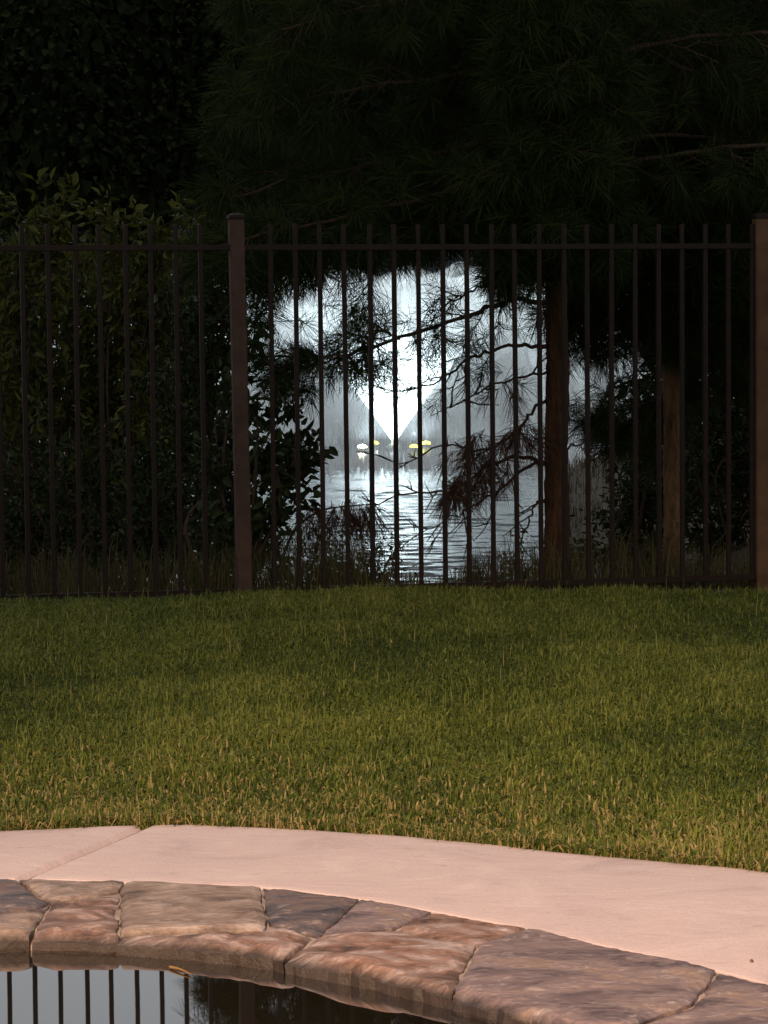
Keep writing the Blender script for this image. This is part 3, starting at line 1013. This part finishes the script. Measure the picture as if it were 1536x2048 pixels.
# ------------------------------------------------------------------ the second pine, further right
by2 = 15.6
b2 = py(1346, 1150, by2); b2.z = float(ground_z(np.array(b2.x), np.array(b2.y)))
pine2 = Pine(b2, 'paler pine trunk standing alone behind the fence, right of the reddish one')
pine2.trunk([(b2.x, b2.y, b2.z - .1)] + P3([(1347, 1000, by2), (1346, 850, by2), (1343, 700, by2), (1341, 500, by2), (1338, 200, by2), (1335, -300, by2), (1335, -900, by2)]), [.062, .056, .054, .052, .05, .045, .035, .012], mat='bark_pale')
for pth in [
    [(1340, 560, 15.6), (1290, 555, 15.5), (1230, 565, 15.4), (1170, 590, 15.3), (1140, 610, 15.25)],
    [(1340, 500, 15.6), (1260, 500, 15.4), (1190, 520, 15.3), (1150, 560, 15.2)],
    [(1345, 790, 15.7), (1320, 795, 15.9), (1290, 810, 16.1), (1270, 830, 16.2)],
    [(1345, 640, 15.7), (1320, 640, 15.9), (1290, 650, 16.1), (1250, 670, 16.2)],
    [(1345, 690, 15.7), (1400, 680, 15.9), (1470, 700, 16.1), (1530, 740, 16.2)],
    [(1345, 620, 15.6), (1420, 600, 15.5), (1500, 640, 15.3), (1580, 700, 15.2)],
    [(1345, 520, 15.6), (1420, 520, 15.3), (1500, 540, 15.1), (1600, 600, 15.0)],
    [(1345, 420, 15.6), (1260, 430, 15.3), (1180, 470, 15.1), (1120, 520, 15.0)],
    [(1345, 380, 15.6), (1420, 390, 15.7), (1520, 430, 15.8), (1620, 480, 15.8)],
    [(1345, 280, 15.6), (1270, 300, 15.2), (1190, 340, 15.0), (1110, 400, 14.9)],
    [(1345, 250, 15.6), (1430, 260, 15.2), (1520, 300, 15.0), (1620, 360, 15.0)],
    [(1345, 130, 15.6), (1270, 140, 15.8), (1180, 180, 16), (1080, 230, 16)],
    [(1345, 100, 15.6), (1430, 110, 15.5), (1530, 160, 15.4), (1650, 210, 15.4)],
    [(1345, 0, 15.6), (1270, 10, 15.3), (1180, 40, 15.1), (1080, 90, 15)],
    [(1345, -50, 15.6), (1430, -30, 15.7), (1530, 10, 15.8), (1650, 60, 15.8)],
    [(1345, -200, 15.6), (1250, -190, 15.5), (1150, -150, 15.4)],
    [(1345, -200, 15.6), (1450, -190, 15.5), (1550, -150, 15.4)],
]:
    pine2.limb(P3(pth), .014, .005, twigs=18, tl=.32, start=.12, K=42, L=.16, droop=.04, sub=3, wdt=.0034)
for (y0, dx, Yd) in pine2_front:
    pine2.limb(P3([(1342, y0 - 40, 15.6), (1342 + dx * .5, y0 - 40, 15.35), (1342 + dx, y0, Yd)]), .009, .004, twigs=14, tl=.24, start=.1, K=46, L=.16, droop=.05, sub=2, wdt=.0034)
for _ in range(26):
    p = py(1222 + rng.normal(0, 22), 835 + rng.normal(0, 28), 15.35)
    pine2.tuft(p, (rng.normal(-.3, .6), rng.normal(0, .4), -.3), K=50, L=.13)
pine2.finish()

# ------------------------------------------------------------------ broad-leaved shrubs behind the left of the fence
def shrub(name, label, base, tips, leafL, leafW, nleaf, mat, stems=7, spread=.16, group='shrubs behind the fence', hue=(0, 1), berries=0):
    base = Vector(base)
    root = empty(name, base, label, 'shrub', group)
    st, lf = MB(), MB()
    LP, LD = [], []
    per = nleaf // len(tips)
    for (p, s) in tips:
        p = np.array(p)
        b = np.array(base) + rng.normal(0, .09, 3) * np.array([1, 1, 0])
        mid = (b + p) / 2 + rng.normal(0, .12, 3) * np.array([1, .6, .3]) + np.array([0, 0, .1])
        W = smooth_path([b, mid, p], 14)
        tube(st, W, np.linspace(.013, .004, 14), 6)
        nt = max(4, per // 26)
        for k in range(nt):
            o = W[rng.integers(7, 14)]
            e = p + rng.normal(0, 1, 3) * np.array([s, s * .7, s])
            TW = smooth_path([o, (o + e) / 2 + rng.normal(0, .03, 3), e], 7)
            tube(st, TW, np.linspace(.004, .0015, 7), 4)
            for j in range(per // nt):
                i = rng.integers(2, 7)
                q = TW[i] + rng.normal(0, .03, 3)
                LP.append(q); LD.append((TW[-1] - TW[0]) * 1.2 / max(np.linalg.norm(TW[-1] - TW[0]), .05) + rng.normal(0, .5, 3) + np.array([0, 0, -.35]))
    leaves(lf, LP, LD, leafL, leafW, hue=hue)
    st.build('stems', M['twig'], root, smooth=True)
    lf.build('crown', mat, root)
    if berries:
        be = MB()
        for k in range(berries):
            c = np.array(py(rng.normal(562, 14), rng.normal(800, 34), base.y + rng.normal(0, .1)))
            a = np.arange(6) / 6 * 2 * math.pi; r = .006
            tube(be, [c - [0, 0, r], c - [0, 0, r * .5], c + [0, 0, r * .5], c + [0, 0, r]], [r * .3, r, r, r * .3], 6)
        tag(be.build('berries', M['twig'], root, smooth=True), kind='stuff')
    return root
def gb(x, Y):
    p = py(x, 1150, Y)
    return (p.x, p.y, float(ground_z(np.array(p.x), np.array(p.y))) - .02)
def tips(lst, Y, dy=.25):
    return [(tuple(py(x, y, Y + rng.normal(0, dy))), s) for x, y, s in lst]
shrub('broadleaf_shrub', 'bushy shrub with oval leaves outlined against the pond, left of the fountain', gb(470, 14.1),
      tips([(520, 880, .13), (570, 920, .10), (600, 950, .075), (560, 970, .09), (500, 950, .14), (450, 900, .14), (430, 970, .16), (480, 1030, .16), (540, 1050, .12), (430, 840, .13), (515, 800, .08), (500, 690, .08), (545, 905, .1), (610, 900, .05), (400, 1060, .16)], 14.1, .12),
      .068, .036, 1500, M['leaf2'], hue=(.2, 1), berries=22)
shrub('broadleaf_shrub', 'tall loose green shrub behind the fence, left of the bushy one by the post', gb(300, 17.6),
      tips([(400, 620, .18), (350, 560, .18), (290, 600, .2), (250, 520, .16), (330, 490, .14), (230, 460, .13), (330, 470, .1), (380, 700, .2), (300, 720, .22), (240, 660, .2), (420, 760, .14), (340, 820, .2), (260, 800, .22), (300, 920, .2), (380, 900, .16), (240, 980, .2), (330, 1020, .2), (400, 540, .1)], 17.6, .25),
      .074, .032, 5200, M['leaf'], hue=(.1, 1))
shrub('broadleaf_shrub', 'dark green shrub behind the fence at the left edge of the view', gb(90, 18.0),
      tips([(20, 560, .2), (80, 500, .2), (150, 560, .2), (60, 640, .24), (140, 680, .24), (190, 620, .2), (10, 720, .24), (100, 780, .26), (180, 800, .24), (30, 880, .26), (120, 930, .26), (190, 980, .22), (60, 1030, .26), (150, 1080, .22), (130, 450, .1), (50, 440, .12), (200, 740, .2), (-80, 700, .3), (-90, 900, .3), (-150, 560, .25)], 18.0, .3),
      .084, .034, 6000, M['leaf'], hue=(0, .85))
shrub('evergreen_shrub', 'dense dark shrub behind the fence post, left of the spray', gb(400, 16.2),
      tips([(430, 640, .12), (400, 560, .14), (440, 540, .10), (380, 700, .15), (425, 720, .11), (400, 800, .13), (360, 620, .15), (420, 860, .1), (360, 950, .16), (430, 1020, .14), (380, 1090, .16), (460, 1100, .12), (330, 780, .15), (440, 590, .09), (500, 1110, .1)], 16.2, .15),
      .058, .028, 4200, M['leaf2'], hue=(0, .9))
shrub('evergreen_shrub', 'dense dark thicket far back on the left pond bank, behind the other shrubs', gb(130, 21.0),
      tips([(x_, y_, .26) for x_ in (-120, -40, 40, 120, 200, 280, 345) for y_ in (520, 610, 700, 790, 880, 970, 1060)], 21.0, .3),
      .11, .06, 9000, M['leaf2'], hue=(0, .7))
shrub('evergreen_shrub', 'low dark brush on the bank behind the left stretch of fence', gb(160, 15.8),
      tips([(x_, y_, .15) for x_ in (-60, 30, 110, 190, 270, 340) for y_ in (1000, 1090)] + [(x_, 900, .16) for x_ in (-20, 100, 220)], 15.8, .25),
      .055, .026, 4600, M['leaf2'], hue=(0, 1))
shrub('evergreen_shrub', 'dark evergreen shrub behind the fence, between the paler pine and the edge post', gb(1450, 17.0),
      tips([(1420, 760, .2), (1480, 820, .2), (1400, 860, .2), (1460, 920, .22), (1520, 880, .2), (1420, 980, .22), (1490, 1020, .22), (1540, 960, .2), (1400, 1060, .18), (1460, 1090, .18), (1600, 900, .3), (1600, 760, .3), (1440, 700, .2), (1520, 720, .2)], 17.0, .22),
      .055, .020, 5200, M['leaf2'], hue=(0, .9))
shrub('evergreen_shrub', 'dense dark thicket far back on the right bank, behind the paler pine', gb(1500, 20.5),
      tips([(x_, y_, .24) for x_ in (1345, 1410, 1480, 1550, 1630) for y_ in (620, 700, 780, 860, 940, 1020, 1100)], 20.5, .3),
      .11, .055, 6500, M['leaf2'], hue=(0, .7))
shrub('evergreen_shrub', 'low dark evergreen shrub on the bank between the two pine trunks', gb(1260, 16.6),
      tips([(1290, 970, .1), (1310, 900, .1), (1270, 1030, .1), (1300, 1040, .13), (1240, 1080, .11), (1280, 1100, .12), (1320, 980, .12), (1190, 1110, .09), (1320, 830, .1), (1325, 760, .09)], 16.6, .2),
      .05, .018, 3600, M['leaf2'], hue=(0, .9))

# ------------------------------------------------------------------ weeds and brush along the foot of the fence
def blades(mb, P, H, W, lean=.5, tint=None):
    n = len(P)
    a = rng.random((n, 1)) * 2 * math.pi
    D = np.concatenate([np.cos(a), np.sin(a), np.zeros((n, 1))], 1)
    S = np.concatenate([-np.sin(a), np.cos(a), np.zeros((n, 1))], 1)
    b = rng.random((n, 1)) * 2 * math.pi
    S = unit(S * np.cos(b) + D * np.sin(b))
    H = np.asarray(H).reshape(-1, 1); W = np.asarray(W).reshape(-1, 1) if np.ndim(W) else W
    ln = lean * (rng.random((n, 1)) ** 1.2)
    mid = P + D * H * ln * .35 + np.array([0, 0, 1.0]) * H * .62
    tip = P + D * H * ln * 1.1 + np.array([0, 0, 1.0]) * H * (1.0 - .55 * ln)
    v = np.stack([P - S * W / 2, P + S * W / 2, mid + S * W * .42, mid - S * W * .42, tip], 1).reshape(-1, 3)
    o = np.arange(n)[:, None] * 5
    if tint is None:
        tint = rng.random((n, 1))
    mb.add(v, o + np.array([[0, 1, 2, 3]]), o + np.array([[3, 2, 4]]), np.repeat(np.repeat(tint, 5, 0), 3, 1))
wd = MB()
n = 9000
x = rng.uniform(-3.4, 3.2, n)
y = fence_y(x) + .08 + 1.5 * rng.random(n) ** 1.4
px_ = 768 + x / y * FPX
hmax = np.interp(px_, [0, 300, 520, 660, 720, 790, 860, 900, 960, 1060, 1200, 1536], [.30, .30, .34, .34, .30, .16, .08, .12, .26, .34, .34, .3])
blades(wd, np.stack([x, y, ground_z(x, y) - .01], -1), hmax * (.25 + .9 * rng.random(n)), .004, .8, tint=rng.random((n, 1)) ** 1.3)
n = 5000
x = rng.uniform(1.2, 5, n); y = rng.uniform(20, 27, n)
z = ground_z(x, y); ok_ = z > -.5
blades(wd, np.stack([x, y, z - .01], -1)[ok_], (.05 + .13 * rng.random(n))[ok_], .007, .9, tint=rng.random((n, 1))[ok_])
# thin tangled brush stems with small leaves
LP, LD = [], []
for k in range(330):
    px0 = rng.choice([rng.normal(680, 55), rng.normal(560, 70), rng.normal(990, 55), rng.normal(770, 30), rng.uniform(0, 1536)], p=[.3, .2, .22, .08, .2])
    Yd = 14.0 + rng.random() * .9
    p = py(px0, 1150, Yd); g = float(ground_z(np.array(p.x), np.array(p.y)))
    top = np.interp(px0, [400, 560, 640, 720, 770, 800, 860, 920, 1000, 1080], [.5, .5, .46, .44, .34, .12, .05, .12, .3, .36])
    W = wander((p.x, p.y, g - .01), (rng.normal(0, .35), rng.normal(0, .2), 1), top * (.5 + .7 * rng.random()), 7, .22, -.02)
    tube(wd, W, np.linspace(.003, .001, 8), 4, tint=[[.3] * 3])
    for j in range(rng.integers(4, 12)):
        i = rng.integers(2, 8); LP.append(W[i]); LD.append(rng.normal(0, 1, 3))
leaves(wd, LP, LD, .026, .014)
tag(wd.build('weeds', M['weed']), 'tangled weeds and dry brush along the far foot of the fence', 'weeds', kind='stuff')
# dead hanging clump on the left brush
br = empty('dead_branch', py(690, 1165, 14.2), 'fallen pine branch with brown hanging needles, caught in the weeds below the fountain', 'branch')
tw, dn = MB(), MB()
W = smooth_path(P3([(560, 1130, 14.3), (590, 1060, 14.2), (640, 1022, 14.15), (700, 1012, 14.1), (745, 1008, 14.05)]), 24)
tube(tw, W, np.linspace(.008, .003, 24), 6)
tw.build('stem', M['twig'], br, smooth=True)
for k in range(46):
    p = W[rng.integers(8, 24)] + rng.normal(0, .025, 3)
    needles(dn, [p], [(rng.normal(0, .4), rng.normal(0, .3), -1)], 22, .13, ang=(5, 40), droop=.03)
dn.build('dead_needles', M['dead'], br)

# ------------------------------------------------------------------ lawn grass
def lawn_grass():
    mb = MB()
    n = 330000
    x = rng.uniform(-3.0, 3.0, n)
    e = edge_y(grass_c, x)
    t = rng.random(n)
    y = e - .004 + (fence_y(x) - .13 + .03 * np.sin(x * 7) - e) * t
    keep = np.abs(x) < .17 * y + .75
    x, y, e, t = x[keep], y[keep], e[keep], t[keep]
    n = len(x)
    # patchy growth
    s = np.zeros(n)
    for k in range(10):
        a = rng.random() * 6.28; f = 1.2 * 2.0 ** (k * .45)
        s += np.sin(f * (x * math.cos(a) + y * math.sin(a)) * 2 + rng.random() * 6) / (1 + .35 * k)
    s = s / 3.2
    d = y - e
    H = (.044 + .022 * np.clip(s, -1, 1)) * (.65 + .7 * rng.random(n)) * np.where(d < .12, 1.05, 1)
    z = lawn_z(x, y) - .004
    dry = rng.random(n) < (.02 + .34 * np.exp(-(d / .75) ** 1.5) + .02 * np.clip(s, 0, 1))
    tint = np.where(dry, .84 + .16 * rng.random(n), np.clip(.38 + .40 * s + .22 * rng.standard_normal(n), 0, .79))
    H = np.where(dry & (d > 1.2), H * .72, H)
    blades(mb, np.stack([x, y, z], -1), H, np.where(rng.random(n) < .5, .0048, .0072), 1.25, tint[:, None])
    # ragged tufts leaning over the slab's edge
    m = 9000
    x = rng.uniform(-2.2, 2.2, m); e = edge_y(grass_c, x)
    y = e + np.abs(rng.normal(0, .03, m)) - .012 + .01 * np.sin(x * 31)
    blades(mb, np.stack([x, y, np.full(m, -.012)], -1), .03 + .035 * rng.random(m), .005, 1.3, np.where(rng.random(m) < .35, .85 + .15 * rng.random(m), .5 * rng.random(m))[:, None])
    # seed stalks and a few taller blades
    m = 1500
    x = rng.uniform(-2.6, 2.6, m); e = edge_y(grass_c, x)
    y = e + (fence_y(x) - .1 - e) * rng.random(m) ** .6
    blades(mb, np.stack([x, y, lawn_z(x, y)], -1), .06 + .05 * rng.random(m), .003, .6, (.5 + .4 * rng.random((m, 1))))
    tag(mb.build('grass', M['grass']), 'short green lawn grass with some dry blades by the deck', 'grass', kind='stuff')
lawn_grass()
# dry leaves lying along the edge of the slab
def dry_leaf(px_, py_, label, z=0.006, s=.05):
    p = pz(px_, py_, z)
    mb = MB()
    u = np.linspace(-1, 1, 7)
    a = rng.random() * 6.28
    for sg in (1, -1):
        w = (1 - u ** 2) ** .7 * .34 * sg
        v0 = np.stack([u, 0 * u, .18 * u ** 2 + .02 + 0 * u], -1); v1 = np.stack([u, w, .18 * u ** 2 + .35 * np.abs(w) + .06 * np.sin(u * 7)], -1)
        V = np.vstack([v0, v1]) * s
        V = V @ np.array([[math.cos(a), math.sin(a), 0], [-math.sin(a), math.cos(a), 0], [0, 0, 1]])
        mb.add(V, [(i, i + 1, 8 + i, 7 + i) for i in range(6)], tint=[[rng.random()] * 3])
    o = mb.build('dry_leaf', M['dry'])
    o.location = p
    tag(o, label, 'leaf', 'dry leaves along the deck edge')
dry_leaf(1452, 1722, 'curled orange dry leaf in the grass edge, at far right of the deck', .012, .038)
dry_leaf(1330, 1702, 'small dry leaf in the grass edge, left of the curled orange one', .012, .02)
dry_leaf(128, 1648, 'brown dry leaf in the grass edge, left end of the deck near the joint', .012, .024)
dry_leaf(355, 1645, 'brown dry leaf in the grass edge, just right of the deck joint', .012, .02)

dry_leaf(1503, 1922, 'tiny dark scrap of leaf lying on the bare concrete deck at right', .003, .012)

# twig floating at the pool's edge
tg = MB()
a, b = pz(340, 1934, WATER_Z + .004), pz(383, 1949, WATER_Z + .004)
W = smooth_path([a, (a + b) / 2 + Vector((0, .004, .002)), b], 8)
tube(tg, W, np.linspace(.0035, .0012, 8), 5, tint=[[.9] * 3])
o = tg.build('floating_twig', M['dry'], smooth=True)
tag(o, 'short orange twig floating on the pool water under the coping', 'twig')

# ------------------------------------------------------------------ the fountain in the pond
FC = py(788, 880, 66.0)
FC = Vector((FC.x, FC.y, POND))
fo = empty('fountain', FC, 'lit pond fountain throwing a wide white fan of spray', 'fountain')
def lathe(mb, prof, c, n=20):
    a = np.arange(n) / n * 2 * math.pi
    v = np.array([[(c[0] + r * math.cos(t), c[1] + r * math.sin(t), c[2] + z) for t in a] for r, z in prof])
    h = len(prof)
    i, j = np.meshgrid(np.arange(h - 1), np.arange(n), indexing='ij'); k = (j + 1) % n
    mb.add(v.reshape(-1, 3), np.stack([i * n + j, i * n + k, (i + 1) * n + k, (i + 1) * n + j], -1).reshape(-1, 4))
mb = MB(); lathe(mb, [(.01, -.12), (.42, -.12), (.48, -.04), (.47, .03), (.36, .07), (.12, .09), (.01, .09)], FC)
mb.build('float', M['plastic'], fo, smooth=True)
mb = MB(); lathe(mb, [(.01, .08), (.15, .085), (.13, .10), (.07, .12), (.05, .17), (.07, .22), (.10, .27), (.085, .27), (.01, .2)], FC)
mb.build('nozzle', M['nozzle'], fo, smooth=True)
def sheet(v0, el, name, thick, r0=.08, nT=60, nA=220, drag=.10, tail=1.0, seed=0, split=None):
    """drops thrown up at the angle el and falling back to the pond, all round the nozzle"""
    out = []
    p = np.array([r0, .22]); v = np.array([v0 * math.cos(el), v0 * math.sin(el)])
    dt = .01
    path = [p.copy()]
    while p[1] > 0 and len(path) < 600:
        v = v + np.array([0, -9.81]) * dt - v * drag * dt
        p = p + v * dt
        path.append(p.copy())
    path = np.array(path)
    s = np.linspace(0, len(path) - 1, nT).astype(int)
    path = path[s]
    a = np.linspace(0, 2 * math.pi, nA + 1)
    jr = 1 + .05 * np.interp(a, np.linspace(0, 2 * math.pi, 47), np.append(rng.standard_normal(46), 0)) + .02 * np.append(rng.standard_normal(nA), 0)
    jr[-1] = jr[0]
    X = FC.x + path[:, :1] * (np.cos(a) * (1 + (jr - 1) * 1.0))[None]
    Y = FC.y + path[:, :1] * (np.sin(a) * jr)[None]
    Z = FC.z + path[:, 1:] * (1 + (jr - 1) * .6)[None]
    th = np.interp(np.linspace(0, 1, nT), np.linspace(0, 1, len(thick)), thick)
    c = np.stack([np.repeat((a / (2 * math.pi) + seed)[None], nT, 0), np.repeat(np.linspace(0, 1, nT)[:, None], nA + 1, 1), np.repeat(th[:, None], nA + 1, 1)], -1)
    mb = MB()
    grid(mb, X, Y, Z, tint=c.reshape(-1, 3))
    mb.build(name, M['spray'], fo, smooth=True)
core = [1, 1, .92, .74, .62, .52, .42, .34, .28, .24, .22, .2]
veil = [.0, .02, .10, .24, .34, .36, .32, .27, .23, .2, .18, .16]
sheet(10.5, R(57), 'spray_sheet', core, seed=.0)
sheet(10.3, R(59.5), 'spray_sheet', core, seed=.31)
sheet(9.9, R(64), 'spray_sheet', [c * .85 for c in core], seed=.62)
sheet(9.3, R(71), 'spray_sheet', [c * .7 for c in core], seed=.17)
sheet(10.8, R(53), 'spray_sheet', veil, seed=.47, drag=.12)
sheet(11.0, R(49.5), 'spray_sheet', veil, seed=.77, drag=.15)
sheet(11.0, R(45), 'spray_sheet', veil, seed=.88, drag=.2)
# drops kicked up where the spray lands
mb = MB()
n = 16000
a = rng.random(n) * 6.28; r = rng.normal(9.6, 1.6, n)
h = .12 + .42 * rng.random(n) ** 2
P = np.stack([FC.x + r * np.cos(a), FC.y + r * np.sin(a), np.full(n, POND + .01)], -1)
S = np.stack([np.full(n, .035), np.zeros(n), np.zeros(n)], -1) * (.4 + rng.random((n, 1)))
up = np.stack([rng.normal(0, .1, n) * h, rng.normal(0, .1, n) * h, h], -1)
v = np.stack([P - S, P + S, P + up * .6 + S * .6, P + up * .6 - S * .6, P + up], 1).reshape(-1, 3)
o_ = np.arange(n)[:, None] * 5
mb.add(v, o_ + np.array([[0, 1, 2, 3]]), o_ + np.array([[3, 2, 4]]), np.repeat(np.stack([rng.random(n), rng.random(n), np.full(n, .55)], -1), 5, 0))
tag(mb.build('splash', M['spray'], fo), kind='stuff')

lamps = [((724, 897), 'white-yellow floating lamp, leftmost and brightest of four round the fountain'), ((749, 890), 'yellow-green floating lamp, second from the left of four round the fountain'),
         ((828, 897), 'yellow-green floating lamp, third from the left of four round the fountain'), ((852, 890), 'yellow-green floating lamp, rightmost of four round the fountain')]
for k, ((x, y), lab) in enumerate(lamps):
    p = pz(x, y, POND + .06)
    base = Vector((p.x, p.y, POND))
    lo = empty('floating_lamp', base, lab, 'lamp', 'lamps floating round the fountain')
    mb = MB(); lathe(mb, [(.01, -.06), (.15, -.06), (.17, 0), (.15, .03), (.11, .04), (.105, .10), (.09, .10), (.088, .05), (.01, .05)], base)
    mb.build('housing', M['plastic'], lo, smooth=True)
    mb = MB(); lathe(mb, [(.09, .06), (.108, .085), (.10, .115), (.06, .145), (.01, .155)], base)
    mb.build('lens', M['lens_bright'] if k == 0 else M['lens'], lo, smooth=True)
    ld = bpy.data.lights.new('lamp_beam', 'SPOT')
    ld.energy = 1450; ld.color = (.78, .94, 1.0); ld.spot_size = R(150); ld.spot_blend = .6; ld.shadow_soft_size = .1
    lb = bpy.data.objects.new('lamp_beam', ld); col.objects.link(lb)
    lb.parent = lo; lb.location = (0, 0, .26)
    lb.rotation_euler = ((Vector((FC.x, FC.y, POND + 3.0)) - (base + Vector((0, 0, .26))))).to_track_quat('-Z', 'Y').to_euler()

# ------------------------------------------------------------------ woodland across the pond
def woodland():
    mb = MB()
    for k in range(64):
        row = k % 2
        x = -44 + 88 * (k // 2 + .5 * row + rng.normal(0, .12)) / 32
        y = 94 + 7 * row + rng.normal(0, 1.2)
        h = 15.2 + rng.normal(0, .7) + (1.0 if row else 0)
        tube(mb, [(x, y, .2), (x + .2, y, 4), (x, y, 9)], [.3, .25, .12], 7, tint=[[.1] * 3])
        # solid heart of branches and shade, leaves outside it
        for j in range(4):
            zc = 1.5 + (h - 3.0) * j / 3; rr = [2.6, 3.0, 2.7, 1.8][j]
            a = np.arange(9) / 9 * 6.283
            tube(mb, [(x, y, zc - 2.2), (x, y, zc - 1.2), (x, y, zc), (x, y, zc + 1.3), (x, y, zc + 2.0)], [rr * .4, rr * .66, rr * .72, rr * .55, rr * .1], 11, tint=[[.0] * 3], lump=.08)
        n = 3200
        z = .6 + (h - .6) * rng.random(n)
        rad = np.interp(z / h, [0, .15, .5, .8, 1], [2.6, 3.2, 3.3, 2.5, .5]) * (.75 + .35 * rng.random(n))
        a = rng.random(n) * 6.283
        P = np.stack([x + rad * np.cos(a), y + rad * np.sin(a), z], -1)
        leaves(mb, P, np.stack([np.cos(a), np.sin(a), np.full(n, -.3)], -1), .30, .20)
        n = 1500
        z = .4 + (h - 1.4) * rng.random(n); a = rng.random(n) * 6.283
        rad = np.interp(z / h, [0, .15, .5, .8, 1], [2.2, 2.6, 2.7, 2.0, .3]) * (.8 + .2 * rng.random(n))
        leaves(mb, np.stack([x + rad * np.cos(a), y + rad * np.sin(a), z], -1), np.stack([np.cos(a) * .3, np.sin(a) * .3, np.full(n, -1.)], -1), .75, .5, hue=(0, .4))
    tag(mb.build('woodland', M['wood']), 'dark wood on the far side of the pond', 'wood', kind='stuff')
woodland()

# ------------------------------------------------------------------ fine mist hanging over the fountain
def mist():
    m, n, l, b = nodes('fountain_mist')
    n.remove(b)
    v = n.new('ShaderNodeVolumePrincipled')
    v.inputs['Color'].default_value = (.93, .97, 1.0, 1)
    v.inputs['Density'].default_value = 0.007
    v.inputs['Anisotropy'].default_value = 0.2
    l.new(v.outputs[0], n['Material Output'].inputs['Volume'])
    mb = MB()
    lathe(mb, [(.01, .05), (10, .05), (12.5, .4), (12, 1.6), (10, 3.2), (7, 4.3), (3.5, 4.8), (.01, 4.9)], FC, 32)
    o = mb.build('mist', m, fo, smooth=True)
    tag(o, kind='stuff')
    # denser low spray where the drops strike the pond
    m2 = m.copy(); m2.name = 'splash_mist'
    m2.node_tree.nodes['Principled Volume'].inputs['Density'].default_value = 0.075
    mb = MB()
    lathe(mb, [(6.5, .06), (11.5, .06), (11.8, .2), (10.8, .42), (9.0, .5), (7.4, .38), (6.5, .06)], FC, 40)
    tag(mb.build('splash_mist', m2, fo, smooth=True), kind='stuff')
mist()
